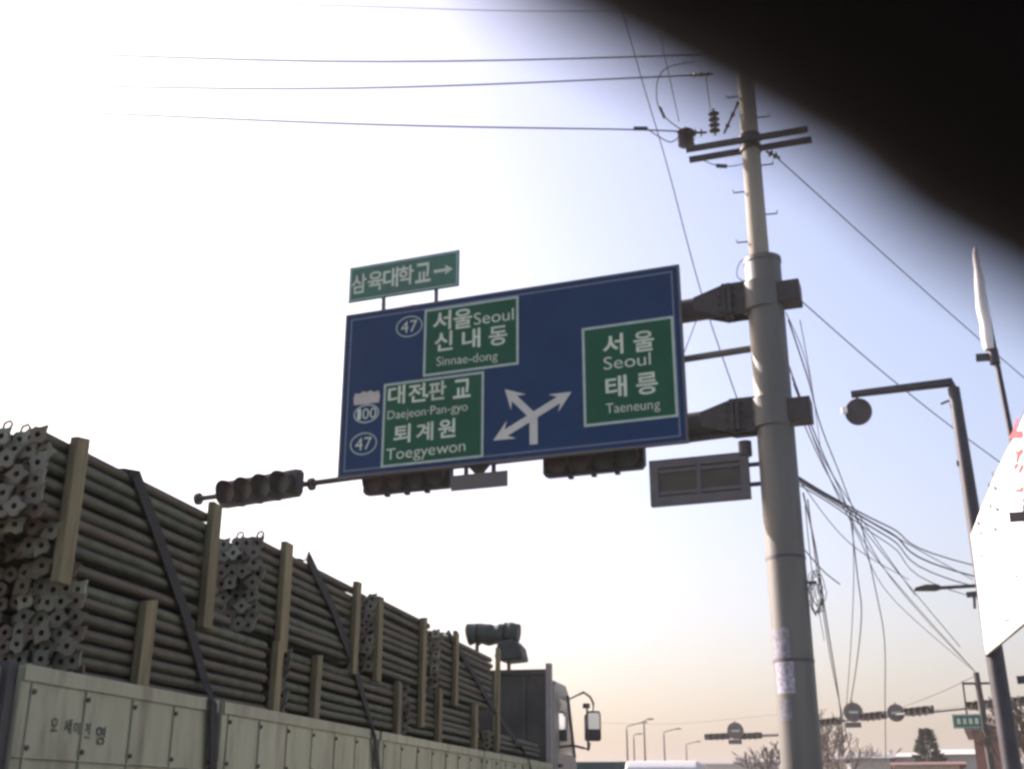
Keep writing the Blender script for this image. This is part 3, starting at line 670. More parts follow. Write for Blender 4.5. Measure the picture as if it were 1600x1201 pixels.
# ================================================================== pipe load
PITCH_Z = .0605; PR = .0265
def pipe_mesh(L, hook=False, n=10, plate=True):
    b = MB(); vs = []; fs = []; ms = []
    # axis +Y from 0 to L; hollow at the rear end with a square plate around the mouth
    def ringv(r, y): return [(r*math.cos(2*math.pi*k/n+math.pi/4), y, r*math.sin(2*math.pi*k/n+math.pi/4)) for k in range(n)]
    rings = [ringv(.013, .25), ringv(.013, -.008)]
    h = .040
    def sq(y):
        o = []
        for k in range(n):
            a = 2*math.pi*k/n+math.pi/4; c, s = math.cos(a), math.sin(a); m = max(abs(c), abs(s)); q = (.72+.28*abs(math.sin(2*a)))
            o.append((c/m*h*q, y, s/m*h*q))
        return o
    rings += [sq(-.008), sq(.004), ringv(PR, .0045), ringv(PR, L), ringv(.003, L)]
    for r_ in rings: vs += r_
    for i in range(len(rings)-1):
        for k in range(n):
            fs.append((i*n+k, i*n+(k+1)%n, (i+1)*n+(k+1)%n, (i+1)*n+k)); ms.append(1 if i in (1, 2, 3) else 0)
    b.add(vs, fs); b.m = ms
    if hook:
        pts = [Vector((.0, .02, PR*.8)), Vector((-.018,.02,.045)), Vector((-.012,.02,.066)), Vector((.012,.02,.074)), Vector((.024,.02,.058)), Vector((.012,.02,.036)), Vector((.004,.02,PR*.7))]
        b.tube(pts, .007, 5, 1)
    return b.mesh('pipe', ['pipe', 'flange'])
XC0 = TX-.155                     # axis of the outermost column
fill = MB()
def fill_pipe(x, y, z, L, n=6):
    k0 = len(fill.v); a0 = math.pi/6
    rr = ((.013, y-.006), (.036, y-.006), (.036, y+.004), (PR, y+.005), (PR, y+L), (.003, y+L))
    vs = [(x+r_*math.cos(2*math.pi*k/n+a0), yy, z+r_*math.sin(2*math.pi*k/n+a0)) for r_, yy in rr for k in range(n)]
    fs = [(i*n+k, i*n+(k+1)%n, (i+1)*n+(k+1)%n, (i+1)*n+k) for i in range(5) for k in range(n)]
    fill.add(vs, fs); fill.m[-len(fs):] = [1]*(3*n)+[0]*(2*n)
NC = 38; count = 0
ORD = ['first','second','third','fourth','fifth','sixth','seventh','eighth','ninth']
BUN = [  # y0, y1, z bottom, rows, individual columns, label, top protrusions
    (4.02, 5.50, 2.215, 9, 5, 'rearmost upper bundle', True),
    (6.12, 7.72, 2.215, 9, 4, 'second upper bundle from the tailgate', True),
    (8.12, 9.55, 2.215, 9, 1, 'third upper bundle from the tailgate', True),
    (9.85, 11.86, 2.215, 9, 1, 'foremost upper bundle below the tarpaulin', True),
    (4.42, 6.32, 1.235, 16, 5, 'rearmost lower bundle', False),
    (6.62, 8.85, 1.235, 16, 1, 'second lower bundle from the tailgate', False),
    (9.05, 11.3, 1.235, 16, 1, 'third lower bundle from the tailgate', False),
    (11.75, 14.3, 1.235, 13, 1, 'foremost lower bundle by the headboard', False)]
for bi, (ya, yb, zb, rows, ic, lab, hk) in enumerate(BUN):
    L = yb-ya; me = pipe_mesh(L); meh = pipe_mesh(L, True)
    for r_ in range(rows):
        z = zb+PITCH_Z*(r_+.5)
        for c in range(NC):
            x = XC0-c*PITCH_Z+(.5*PITCH_Z*0); dy = random.uniform(-.045, .045); dz = random.uniform(-.006, .006)+.008*math.sin(c*.9+bi)+.006*math.sin(r_*1.3+bi*2)
            top = r_ == rows-1
            yo = max(0, 3-r_)*.11 if bi == 0 else (max(0, rows-3-r_)*.006 if bi == 4 else 0); vis = c < ic and (z > 1.78 or hk)
            if vis:
                o = bpy.data.objects.new('steel_pipe', meh if (top and hk and random.random() < .2) else me); C.objects.link(o)
                o.location = (x+random.uniform(-.004,.004), ya+dy+yo, z+dz); o.rotation_euler = (random.uniform(-.004,.004), random.choice((0,.25,.785,-.3,.5)) if not top else 0, random.uniform(-.003,.003))
                tag(o, 'weathered pipe, %s row down, %s from the outer side, %s' % (ORD[rows-1-r_], ORD[c], lab), 'pipe', 'steel pipes loaded on the truck'); count += 1
            elif (z > 1.6 and (c < 14 or top)) or c in (0,) or (c > 34) or r_ in (rows-1,) or bi in (0, 4):
                fill_pipe(x, ya+dy+yo, z+dz, L-yo)
    b = MB()
for me_ in bpy.data.meshes:
    if me_.name.startswith('pipe') : me_.polygons.foreach_set('use_smooth', [True]*len(me_.polygons)); me_.set_sharp_from_angle(angle=R(40))
fo = fill.build('pipe_stack', ['pipe', 'flange'], None, True)
fo['kind'] = 'stuff'; fo['label'] = 'inner rows of weathered steel pipes stacked on the truck'; fo['category'] = 'pipes'
# wooden stakes
upper = [(127,'rearmost tall stake beside the plate ends of the pipe bundle'),(337,'tall stake at the front end of the rearmost upper bundle'),(449,'tall dark stake at the rear end of the second upper bundle'),(556,'tall stake at the front end of the second upper bundle'),(592,'tall stake at the rear end of the third upper bundle'),(660,'tall stake at the front end of the third upper bundle'),(710,'tall stake at the rear end of the foremost upper bundle'),(775,'foremost tall stake below the rolled tarpaulin')]
tops = {127:681,337:786,449:846,556:907,592:931,660:963,710:986,775:1012}
SXO = TX-.118
def lean(b, y, z0):
    k = random.uniform(-.035, .035); w = random.uniform(.86, 1.1); t = random.uniform(-.012, .012); o = random.uniform(-.03, .03)
    b.v = [(v[0], y+(v[1]-y)*w+(v[2]-z0)*k*.6, v[2]+(t*(1 if v[1] > y else -1) if v[2] > z0+.2 else 0)) for v in b.v]
for px, lab in upper:
    p = atX(px+6, tops[px]+1, SXO+.03); y = p.y; zt = p.z
    w = .095 if px != 449 else .11
    b = MB(); b.box((SXO-.03+.02, y-w/2, 2.15 if px not in (660,775) else 1.9), (SXO+.03, y+w/2, zt+random.uniform(-.004,.004)))
    lean(b, y, 2.2)
    tag(b.build('wooden_stake', 'wood', bevel=.006), 'wooden '+lab, 'wooden stake', 'wooden stakes holding the pipe load')
lower = [(238,937,'rearmost short wooden stake holding the lower pipe tier'),(440,1000,'short wooden stake at the front end of the rearmost lower bundle'),(500,1023,'short wooden stake at the rear end of the second lower bundle'),(627,1066,'short wooden stake at the front end of the second lower bundle'),(690,1075,'short dark wooden stake at the rear end of the third lower bundle'),(745,1100,'short wooden stake at the front end of the third lower bundle'),(779,1108,'foremost short wooden stake holding the lower tier')]
for px, py, lab in lower:
    p = atX(px, py, SXO+.03); b = MB(); b.box((SXO-.012, p.y-.05, 1.21), (SXO+.032, p.y+.05, p.z)); lean(b, p.y, 1.5); tag(b.build('wooden_stake', 'wood', bevel=.006), lab, 'wooden stake', 'wooden stakes holding the pipe load')
# straps
SX = TX-.118
def strap(pts, w, lab):
    g = MB(); ps = [atX(x, y, SX if i < len(pts)-3 else TX+.028) for i, (x, y) in enumerate(pts)]
    ps = [Vector((TX-2.0, ps[0].y-.25, 2.758)), Vector((TX-.15, ps[0].y-.02, 2.757))]+ps
    vs = []; fs = []
    for i, p in enumerate(ps):
        d = (ps[min(i+1,len(ps)-1)]-ps[max(i-1,0)]).normalized(); d.x = 0; q = Y if i < 2 or d.length < .05 else d.normalized().cross(X).normalized()
        q = -q if q.y < 0 else q
        for e in (-w/2, w/2):
            for k in (0, .006): vs.append(p+q*e+Vector((k,0,k if i < 2 else 0)))
    for i in range(len(ps)-1):
        a, c = i*4, (i+1)*4
        fs += [(a,c,c+2,a+2),(a+1,a+3,c+3,c+1),(a,a+1,c+1,c),(a+2,c+2,c+3,a+3)]
    g.add(vs, fs); return tag(g.build('tie_down_strap', 'strap'), lab, 'strap', 'straps over the pipe load')
strap([(212,742),(255,860),(290,960),(318,1060),(333,1096),(331,1201),(330,1290)], .075, 'black tie-down strap slanting over the rearmost pipe bundles')
strap([(480,868),(520,950),(556,1050),(578,1125),(585,1144),(590,1201),(592,1270)], .075, 'black tie-down strap slanting over the second pipe bundles')
strap([(700,988),(735,1045),(772,1110),(812,1166),(826,1186),(830,1203),(834,1260)], .06, 'black tie-down strap slanting over the foremost pipe bundles')
# rolled tarpaulin on the rack and a folded one under it
def roll(xa, xb, ya, yb, y3, lab, nm, m='tarp'):
    a, c = atY(xa, (ya+yb)/2, y3), atY(xb, (ya+yb)/2, y3); zt, zb = atY((xa+xb)/2, ya, y3).z, atY((xa+xb)/2, yb, y3).z; r_ = (zt-zb)/2
    g = MB(); pts = []; rad = []; n = 40
    for k in range(n+1):
        u = k/n; p = a.lerp(c, u); p.z = (zt+zb)/2+.012*math.sin(u*9); pts.append(p); rad.append(r_*(.88 if k in (0, n) else 1+.025*math.sin(u*17+1)+.03*math.sin(u*31)))
    g.tube(pts, rad, 28)
    g.v = [tuple(Vector(v)+(Vector(v)-Vector((v[0], a.y, (zt+zb)/2))).normalized()*(.10*r_*noise.noise(Vector((v[0]*9, v[1]*4, v[2]*4)))+.12*r_*noise.noise(Vector((v[0]*2.5, v[1]*9, v[2]*9))))) for v in g.v]
    o = g.build(nm, m, None, True)
    for u in (.22, .75):
        p = a.lerp(c, u); p.z = (zt+zb)/2; b = MB(); b.ring(p, Y, Z, X, r_*1.09, r_*1.09, .02, -.012, .012, 20); b.build('rope', 'strap', o, True)
    return tag(o, lab, 'tarpaulin')
roll(730, 811, 974, 1006, HY+.12, 'thick dark green rolled tarpaulin lying on top behind the truck cab', 'rolled_tarpaulin')
p0, p1 = atY(776, 1004, HY+.05), atY(821, 1031, HY+.05)
g = MB(); g.prism([(p0.x,p1.z+.02),(p0.x+.12,p1.z-.02),(p1.x,p1.z),(p1.x-.04,p0.z-.06),(p1.x-.12,p0.z+.03),(p0.x+.05,p0.z)], (0,HY-.12,0), X, Z, Y, 0, .42); tag(g.build('folded_tarpaulin', 'tarp', bevel=.03), 'dark folded tarpaulin bundle tucked below the rolled tarpaulin', 'tarpaulin')

# ================================================================== right side: lamp mast, banner, flags
LB = atD(1556, 1020, 12.35); LX, LY = LB.x, LB.y
lt = atD(1490, 606, 12.35)
lm = thing('mirror_pole', (LX, LY, .13), 'dark tapered L-shaped steel pole with long arm holding a round mirror', 'pole')
base = Vector((LX+.03, LY, .13)); top = Vector((lt.x, lt.y, lt.z))
b = MB(); b.tube([base, base.lerp(top, .5), top], [.092,.084,.060], 16); b.build('pole', 'darksteel', lm, True)
aend = atD(1330, 616, 12.35); acorn = atD(1487, 597, 12.35)
b = MB(); b.tube([top-Z*.05, acorn, aend], [.052,.05,.04], 12); b.build('arm', 'darksteel', lm, True)
st_ = atD(1495, 724, 12.35); b = MB(); b.bar(st_, atD(1512, 722, 12.35), .05, .05); b.build('step_bracket', 'darksteel', lm)
b = MB(); b.tube([atD(1470,631,12.35), atD(1482,626,12.35), atD(1494,626,12.35)], .012, 6); b.build('cable_stub', 'darksteel', lm)
dc = atD(1341, 643, 12.3); dn = Vector((-.30,-.9,-.22)).normalized(); ds, dt, _ = frame_of(dn)
g = MB(); vs = []; fs = []; N = 28; prof = [(0,.012),(.06,.010),(.11,.008),(.138,.012),(.146,-.004),(.14,-.02),(.08,-.06),(0,-.068)]
rings = []
for rr, zz in prof[1:-1]:
    rings.append([dc+ds*rr*math.cos(2*math.pi*k/N)+dt*rr*math.sin(2*math.pi*k/N)+dn*zz for k in range(N)])
for q in rings: vs += q
vs += [dc+dn*prof[0][1], dc+dn*prof[-1][1]]
for i in range(len(rings)-1):
    for k in range(N): fs.append((i*N+k, i*N+(k+1)%N, (i+1)*N+(k+1)%N, (i+1)*N+k))
nr = len(rings)*N
for k in range(N): fs += [(k, nr, (k+1)%N), ((len(rings)-1)*N+k, (len(rings)-1)*N+(k+1)%N, nr+1)]
g.add(vs, fs); g.build('round_head', 'darksteel', lm, True)
b = MB(); b.tube([aend+Vector((.05,0,0)), dc+Z*.1], .02, 8); b.build('hanger', 'darksteel', lm)
b = MB(); b.box((dc.x-.17,dc.y+.0,dc.z+.0),(dc.x-.11,dc.y+.05,dc.z+.07)); b.build('side_lug', 'flag', lm, bevel=.008)

# banner strung along the pavement
BX = 2.0
def bp(x, y): p = atX(x, y, BX); return p.y, p.z
ft, fb = bp(1517, 832), bp(1540, 1025); nt_, nb = bp(1600, 646), bp(1600, 976)
bn = thing('banner', (BX, 9, 2.6), 'white cloth banner with faded red and black marks tied to the poles', 'banner')
def btop(y): return ft[1]+(nt_[1]-ft[1])*(y-ft[0])/(nt_[0]-ft[0])
def bbot(y): return fb[1]+(nb[1]-fb[1])*(y-fb[0])/(nb[0]-fb[0])
NB, NZ = 40, 10; vs = []; YA, YB_ = 5.2, (ft[0]+fb[0])/2
def bpos(y, u, e=0.0):
    return Vector((BX+.006*math.sin(y*2.1+u*1.5)+.002*math.sin(y*5+u*4)-e, y, bbot(y)+(btop(y)-bbot(y))*u))
for i in range(NB+1):
    y = YA+(YB_-YA)*i/NB
    for j in range(NZ+1): vs.append(bpos(y, j/NZ))
b = MB(); b.add(vs, [(i*(NZ+1)+j, (i+1)*(NZ+1)+j, (i+1)*(NZ+1)+j+1, i*(NZ+1)+j+1) for i in range(NB) for j in range(NZ)])
cl = b.build('cloth', 'banner', bn, True); sm = cl.modifiers.new('solid', 'SOLIDIFY'); sm.thickness = .004
for u in (0.0, 1.0):
    b = MB(); b.tube([bpos(YA-.6,u), bpos(YA,u), bpos((YA+YB_)/2,u), bpos(YB_,u), Vector((LX-.05,LY-.06,bpos(YB_,u).z+.02))], .009, 6); b.build('rope', 'strap', bn)
b = MB(); b.tube([(BX,YA-.62,.13),(BX,YA-.62,4.6)], .04, 10); b.build('support_post', 'darksteel', bn, True)
def bmark(poly, m):
    q = []
    for x, y in poly:
        yy, z = bp(x, y); u = (z-bbot(yy))/(btop(yy)-bbot(yy)); q.append(bpos(yy, u, .012))
    b = MB(); b.add(q, [tuple(range(len(q)))]); b.build('mark', m, bn)
for poly in ([(1590,652),(1594,655),(1588,673),(1599,672),(1599,684),(1578,685),(1585,670)], [(1583,700),(1592,705),(1599,698),(1599,706),(1594,712),(1591,722),(1588,722),(1590,711)], [(1585,728),(1590,722),(1592,726),(1586,735)], [(1592,735),(1599,722),(1600,730),(1593,741)], [(1588,762),(1594,764),(1600,757),(1600,766),(1595,769),(1588,768)]): bmark(poly, 'red')
for x, y, w, h in ((1555,740,5,9),(1548,757,4,8),(1558,762,6,10),(1550,790,4,12),(1561,795,8,8),(1530,817,6,10),(1534,832,4,8),(1558,826,6,8),(1536,844,4,5),(1535,868,5,6),(1541,917,5,5),(1576,917,6,4),(1589,899,4,6),(1575,968,14,4),(1560,980,4,4),(1566,988,5,4),(1549,1003,3,6)):
    bmark([(x-w/2,y-h*.2),(x,y-h/2),(x+w/2,y-h*.1),(x+w*.3,y+h/2),(x-w*.4,y+h*.3)], 'black')

# flag poles
def flag_pole(px, py, D, topx, topy, lab, flag, w=.03, brk=None, bot=None):
    p = atD(px, py, D); t = atD(topx, topy, D); d = (t-p)/(t.z-p.z); base = p+d*(.13-p.z)
    g = thing('flag_pole', base, lab, 'flag pole', 'flag poles along the pavement')
    b = MB(); b.tube([base, t], [w*1.15, w*.75], 12); b.build('pole', 'darksteel', g, True)
    if brk:
        a, c = atD(*brk[0], D), atD(*brk[1], D); b = MB(); b.bar(a, c, .05, .06); b.build('flag_holder', 'darksteel', g)
        b = MB(); b.tube([c-d*.07, c+d*.07], w*1.5, 12); b.build('collar', 'darksteel', g, True)
    if flag:
        a, c = t+d*.0, atD(*flag, D); pts = []; n = 16; rad = []
        for k in range(n+1):
            u = k/n; q = a.lerp(c, u); q += Vector((-.022*math.sin(min(1,u*1.15)*math.pi*.55)-.004*math.sin(u*15), -.03, 0)); pts.append(q); rad.append(.018+.034*math.sin(min(1, u*1.05)*math.pi*.7)+.004*math.sin(u*23))
        b = MB(); b.tube(pts, rad, 10); b.build('furled_flag', 'flag', g, True)
    return g
flag_pole(1575, 655, 10.6, 1523, 390, 'dark flag pole with a rolled white flag, above the banner', (1549,547), .03, ((1525,559),(1553,557)))
flag_pole(1606, 815, 8.0, 1601, 778, 'dark flag pole with an empty holder crossing in front of the banner', None, .02, ((1577,808),(1606,806)))
b = MB(); a, c = atD(1589, 1062, 9), atD(1640, 1058, 9)
sgp = thing('post_bracket', (c.x, c.y, .13), 'small dark bracket post at the pavement side below the banner', 'post')
b.bar(a, c, .06, .05); b.build('bracket', 'darksteel', sgp); b = MB(); b.tube([(c.x,c.y,.13),(c.x,c.y,c.z+.1)], .035, 10); b.build('post', 'darksteel', sgp, True)

# ================================================================== street lights
def street_light(px, py, D, hx, hy, lab, s=1.0, group='street lights along the road', m='steel', lean=0):
    t = atD(px, py, D); h = atD(hx, hy, D); g = thing('street_light', (t.x, t.y, -.13), lab, 'street light', group)
    b = MB(); b.tube([(t.x,t.y,-.13),(t.x,t.y,t.z-.35)], [.11*s,.07*s], 10); b.build('pole', m, g, True)
    mid = t.lerp(h, .15); mid.z = t.z-.02
    b = MB(); b.tube([(t.x,t.y,t.z-.36), (t.x,t.y,t.z-.1), mid, h], .045*s, 8); b.build('arm', m, g, True)
    d = (h-t); d.z = 0; d.normalize()
    b = MB(); q = frame_of(d)[0]; b.prism([(-.05,-.02),(.0,.07),(.3,.09),(.55,.03),(.6,-.03),(.1,-.06)], h, d, Z, q, -.13*s, .13*s); b.build('lamp_head', m, g, bevel=.02)
    return g
sl = street_light(1547, 912, 30, 1468, 918, 'grey street light with long arm whose pole the banner hides')
b = MB(); b.bar(atD(1510,929,30), atD(1547,925,30), .12, .12); b.build('side_bracket', 'darksteel', sl)
b = MB(); b.bar(atD(1522,930,30), atD(1523,950,30), .06, .06); b.build('side_bracket', 'darksteel', sl)
street_light(979, 1133, 112, 1002, 1128, 'faint street light with short arm beyond the truck cab')
street_light(1006, 1125, 108, 1012, 1123, 'taller faint street light beyond the truck cab')
street_light(1037, 1142, 125, 1056, 1138, 'faint street light with long arm above the pale van')
street_light(1072, 1161, 150, 1088, 1158, 'faintest small street light near the far gantry')
street_light(990, 1147, 130, 996, 1146, 'thin faint street light between two taller ones')

# ================================================================== far gantries, signs, signals
def gantry(pl, pr, zz, poleside, lab, r=.10):
    a, c = atZ(*pl, zz), atZ(*pr, zz); g = thing('signal_mast', (c.x, c.y, .0), lab, 'mast')
    b = MB(); b.tube([a, c], [r*.6, r], 10); b.build('arm', 'steel', g, True)
    b = MB(); b.tube([(c.x,c.y,-.13),(c.x,c.y,zz+.5)], .16, 12); b.build('pole', 'steel', g, True); return a, c
ZG = 5.6
a1, c1 = gantry((1262,1131), (1660,1089), ZG, 1, 'distant horizontal mast arm with signals and round signs across the side road')
a2, c2 = gantry((1108,1152), (1246,1146), ZG, 1, 'distant horizontal mast arm left of the big pole')
def fsig(a, c, px, py, lab, n=4, L=1.25):
    o = atZ(px, py, ZG); ax = (c-a).normalized(); az = ax.cross(Z).normalized()
    if az.y > 0: az = -az
    return traffic_light(o+az*.25, ax, az, lab, n, L/n, 'distant traffic lights', hood=.2)
GLf = ['distant traffic light right beside the big mast pole','distant traffic light between the two round signs','distant traffic light left of the green signboard','distant traffic light just left of the L-shaped pole','distant traffic light right of the L-shaped pole']
for (px, py, L), lab in zip(((1300,1127,1.9),(1369,1118,1.75),(1441,1110,1.75),(1543,1100,1.9),(1590,1096,1.9)), GLf): fsig(a1, c1, px, py, lab, 4, L)
fsig(a2, c2, 1123, 1150, 'distant traffic light at the tip of the left mast arm', 4, 1.75); fsig(a2, c2, 1174, 1149, 'distant traffic light next to the sign on the left mast arm', 4, 1.6)
def round_sign(px, py, D, r, lab, m='plate', plate=True):
    p = atD(px, py, D); g = thing('round_sign', p, lab, 'road sign', 'distant round signs'); d = Vector((-p.x,-p.y,0)).normalized(); s_ = d.cross(Z)
    b = MB(); b.tube([p, p+d*.03], r, 24); b.build('disc', m, g, True)
    b = MB(); b.ring(p, s_, Z, d, r*.98, r*.98, r*.16, .031, .036, 24); b.build('rim', 'dullred', g, True)
    b = MB(); b.prism([(-r*.5,-r*.12),(r*.5,-r*.12),(r*.5,r*.12),(-r*.5,r*.12)], p, s_, Z, d, .031, .034); b.build('symbol', 'signwhite', g)
    if plate: b = MB(); b.fbox(p, s_, Z, d, (-r*.7,-r*1.55,-.02), (r*.9,-r*1.02,.01)); b.build('plate', m, g)
    b = MB(); b.bar(p-Z*r*.3-d*.05, p+Z*r*1.2-d*.05, .05, .04); b.build('bracket', 'steel', g)
DG = math.hypot(*atZ(1340,1121,ZG).xy)
round_sign(1333, 1112, DG-.3, .48, 'distant round sign with a plate below, nearer the big mast pole')
round_sign(1400, 1113, DG-1.5, .42, 'distant round sign between two signals on the mast arm', plate=False)
round_sign(1149, 1141, math.hypot(*atZ(1149,1149,ZG).xy)-.3, .52, 'distant round sign on the left mast arm')
p = atD(1512, 1126, 46); g = thing('green_signboard', p, 'small distant green signboard hanging below the mast arm', 'road sign'); d = Vector((-p.x,-p.y,0)).normalized(); s_ = d.cross(Z); s_ = -s_ if s_.x < 0 else s_
b = MB(); b.fbox(p, s_, Z, d, (-.5,-.24,-.03), (.5,.24,0)); bo = b.build('board', 'smallgreen', g)
b = MB(); b.rectring(p, s_, Z, d, -.48, -.22, .48, .22, .03, .001, .004); b.build('border_line', 'greenline', g)
for k in range(4):
    b = MB(); b.fbox(p, s_, Z, d, (-.36+k*.2,-.1,.001), (-.24+k*.2,.1,.004)); b.build('mark', 'signwhite', g)
b = MB(); b.bar(p-d*.05+Z*.2, Vector((p.x,p.y,ZG+.05))-d*.05, .06, .04); b.build('hanger', 'steel', g)
# far leaning utility pole
fb_ = atD(1550, 1201, 48); fpd = (FP-fb_)/(FP.z-fb_.z); base = fb_+fpd*(-.13-fb_.z)
fg = thing('utility_pole', base, 'thin dark distant utility pole left of the L-shaped pole', 'utility pole')
b = MB(); b.tube([base, FP], [.17,.11], 12); b.build('pole', 'steel', fg, True)
b = MB(); b.bar(FP+Vector((-.5,0,-.4)), FP+Vector((.5,0,-.4)), .08, .08); b.build('crossarm', 'steel', fg)

# ================================================================== distant vehicles
def van(c, L, Wd, H, m, lab, name='van', box=False):
    x, y = c; g = thing(name, (x, y, 0), lab, 'van' if not box else 'truck')
    if not box:
        prof = [(0,.35),(0,H*.55),(.12,H*.93),(.35,H),(L*.72,H),(L*.86,H*.62),(L,H*.52),(L,.35)]
        b = MB(); b.prism(prof, (x-Wd/2,y,0), Y, Z, X, 0, Wd); bo = b.build('body', m, g, bevel=.06)
        b = MB(); b.prism([(x-Wd/2+.15,H*.56),(x+Wd/2-.15,H*.56),(x+Wd/2-.22,H*.9),(x-Wd/2+.22,H*.9)], (0,y,0), X, Z, Y, -.012+.0, .02); b.build('rear_window', 'glass', bo)
        for s_ in (-1, 1):
            b = MB(); b.prism([(.5,H*.58),(L*.8,H*.6),(L*.70,H*.9),(.5,H*.9)], (x+s_*(Wd/2+.003),y,0), Y, Z, X, -.004, .004); b.build('side_window', 'glass', bo)
            b = MB(); b.box((x+s_*(Wd/2-.12)-.08, y-.015, .8), (x+s_*(Wd/2-.12)+.08, y+.03, 1.2)); b.build('tail_lamp', 'red', bo)
    else:
        b = MB(); b.box((x-Wd/2,y,.9), (x+Wd/2,y+L*.72,H)); bo = b.build('cargo_body', m, g, bevel=.04)
        for k in range(7): q = MB(); q.box((x-Wd/2+.1+k*(Wd-.25)/6,y-.02,.95),(x-Wd/2+.15+k*(Wd-.25)/6,y-.001,H-.05)); q.build('rib', m, bo)
        b = MB(); b.box((x-Wd/2+.05,y+L*.75,.5), (x+Wd/2-.05,y+L,H*.93)); b.build('cab', 'cab', g, bevel=.06)
        b = MB(); b.box((x-.4,y,.5), (x+.4,y+L*.8,.895)); b.build('chassis', 'chassis', g)
    for yy in (.9, L-.9):
        for s_ in (-1, 1):
            b = MB(); xx = x+s_*(Wd/2-.12); b.tube([(xx-.1,y+yy,.33),(xx+.1,y+yy,.33)], .33, 20); w_ = b.build('wheel', 'rubber', g, True)
            b = MB(); b.tube([(xx-.105,y+yy,.33),(xx+.105,y+yy,.33)], .2, 14); b.build('rim', 'rim', w_, True)
p = atD(1032, 1190, 31); van((p.x, p.y), 4.9, 1.85, atD(1032,1187,31).z, 'vanpaint', 'pale van on the road ahead, beyond the truck cab')
p = atD(938, 1190, 36); van((p.x, p.y), 7.2, 1.6, atD(940,1189,36).z, 'truckgreen', 'dark green covered lorry ahead, half hidden by the truck mirror', 'covered_lorry', True)

# ================================================================== trees, buildings far right
def bare_tree(px, D, topy, lab, seed, spread=.55, dens=5, m='bark'):
    rnd = random.Random(seed); t = atD(px, topy, D); H = t.z+.13; base = Vector((t.x, t.y, -.13))
    g = thing('bare_tree', base, lab, 'tree', 'bare trees at the roadside')
    tr = MB(); cr = MB()
    def grow(p, d, L, r_, lev):
        q = p+d*L; (tr if lev == 0 else cr).tube([p, p.lerp(q, .5)+Vector((rnd.uniform(-1,1),rnd.uniform(-1,1),0))*L*.05, q], [r_, r_*.8, r_*.6], 6 if lev < 2 else 3, cap=lev < 1)
        if lev >= 5: return
        for k in range(dens if lev == 0 else rnd.choice((2, 3, 3))):
            v = Vector((rnd.gauss(0,1), rnd.gauss(0,1), rnd.gauss(.2,.5))).normalized(); nd = (d*1.0+v*spread).normalized()
            grow(p.lerp(q, rnd.uniform(.55, 1.0)), nd, L*rnd.uniform(.55, .8), max(.028, r_*.55), lev+1)
    grow(base, Z, H*.40, H*.016, 0)
    tr.build('trunk', m, g, True); cr.build('crown', m, g)
for i, (px, D, ty, lab) in enumerate(((1290,70,1128,'bare tree tangled beside the big mast pole'),(1312,85,1120,'bare tree with fine twigs next to the big mast pole'),(1362,95,1150,'small bare tree below the round signs'),(1205,75,1160,'bare tree just left of the big mast pole'),(1188,90,1168,'low bare tree left of the big mast pole'),(1587,40,1105,'bare tree right of the L-shaped pole'),(1600,34,1085,'tallest bare tree beside the brick building'),(1335,100,1155,'thin bare tree behind the hanging cables'))):
    bare_tree(px, D, ty, lab, 20+i)
p = atD(1446, 1139, 72); g = thing('evergreen_tree', (p.x, p.y, -.13), 'dark small evergreen tree in front of the pale roofs', 'tree')
b = MB(); b.tube([(p.x,p.y,-.13),(p.x,p.y,p.z-.4)], [.16,.03], 8); b.build('trunk', 'bark', g, True)
rnd = random.Random(5); b = MB()
for k in range(1400):
    u = rnd.random()**.8; z = 1.2+(p.z-1.2)*u; rr = (1-u)*1.45+.12; a = rnd.uniform(0, 6.28); r_ = rr*(.25+.75*rnd.random()**.5)*(1+.25*math.sin(a*3+z*4))
    c = Vector((p.x+r_*math.cos(a), p.y+r_*math.sin(a), z)); e = Vector((math.cos(a), math.sin(a), rnd.uniform(-.3,.5)))*.32; q = e.cross(Vector((rnd.gauss(0,1),rnd.gauss(0,1),rnd.gauss(0,1)))).normalized()*.10
    b.add([c-q, c+e, c+q], [(0,1,2)])
b.build('crown', 'needle', g)
def house(x0, x1, D, topy, eave, depth, wall, roof, lab, gable=False, name='building'):
    a, c = atD(x0, 1200, D), atD(x1, 1200, D); zt = atD((x0+x1)/2, topy, D).z; ze = atD((x0+x1)/2, eave, D).z
    ax = (c-a); ax.z = 0; Wd = ax.length; ax.normalize(); ay = Vector((-ax.y, ax.x, 0)); o = Vector((a.x, a.y, -.13))
    g = thing(name, o, lab, 'building', None)
    b = MB(); b.fbox(o, ax, ay, Z, (0,0,0), (Wd,depth,ze+.13)); w_ = b.build('wall', wall, g)
    b = MB()
    b.prism([(-.4,ze+.135),(depth+.4,ze+.135),(depth*.62,zt+.13),(depth*.38,zt+.13)] if not gable else [(-.3,ze+.135),(depth+.3,ze+.135),(depth+.3,zt+.13),(-.3,zt+.13)], o, ay, Z, ax, -.35, Wd+.35); b.build('roof', roof, g)
    n = max(2, int(Wd/3))
    for k in range(n):
        u = (k+.5)*Wd/n
        b = MB(); b.fbox(o, ax, ay, Z, (u-.55,-.05,1.1), (u+.55,.02,2.3)); wo = b.build('window', 'signwhite', g)
        b = MB(); b.fbox(o, ax, ay, Z, (u-.47,-.06,1.18), (u+.47,-.0501,2.22)); b.build('pane', 'glass', wo)
    b = MB(); b.fbox(o, ax, ay, Z, (Wd*.06,-.05,0), (Wd*.06+1,.02,2.1)); b.build('door', 'roofgrey', g)
house(1527, 1578, 60, 1128, 1140, 8, 'brick', 'roofgrey', 'red brick building behind the far leaning pole', True)
house(1395, 1455, 95, 1172, 1182, 10, 'rendered', 'roofpale', 'low shed with pale sunlit roof left of the evergreen tree')
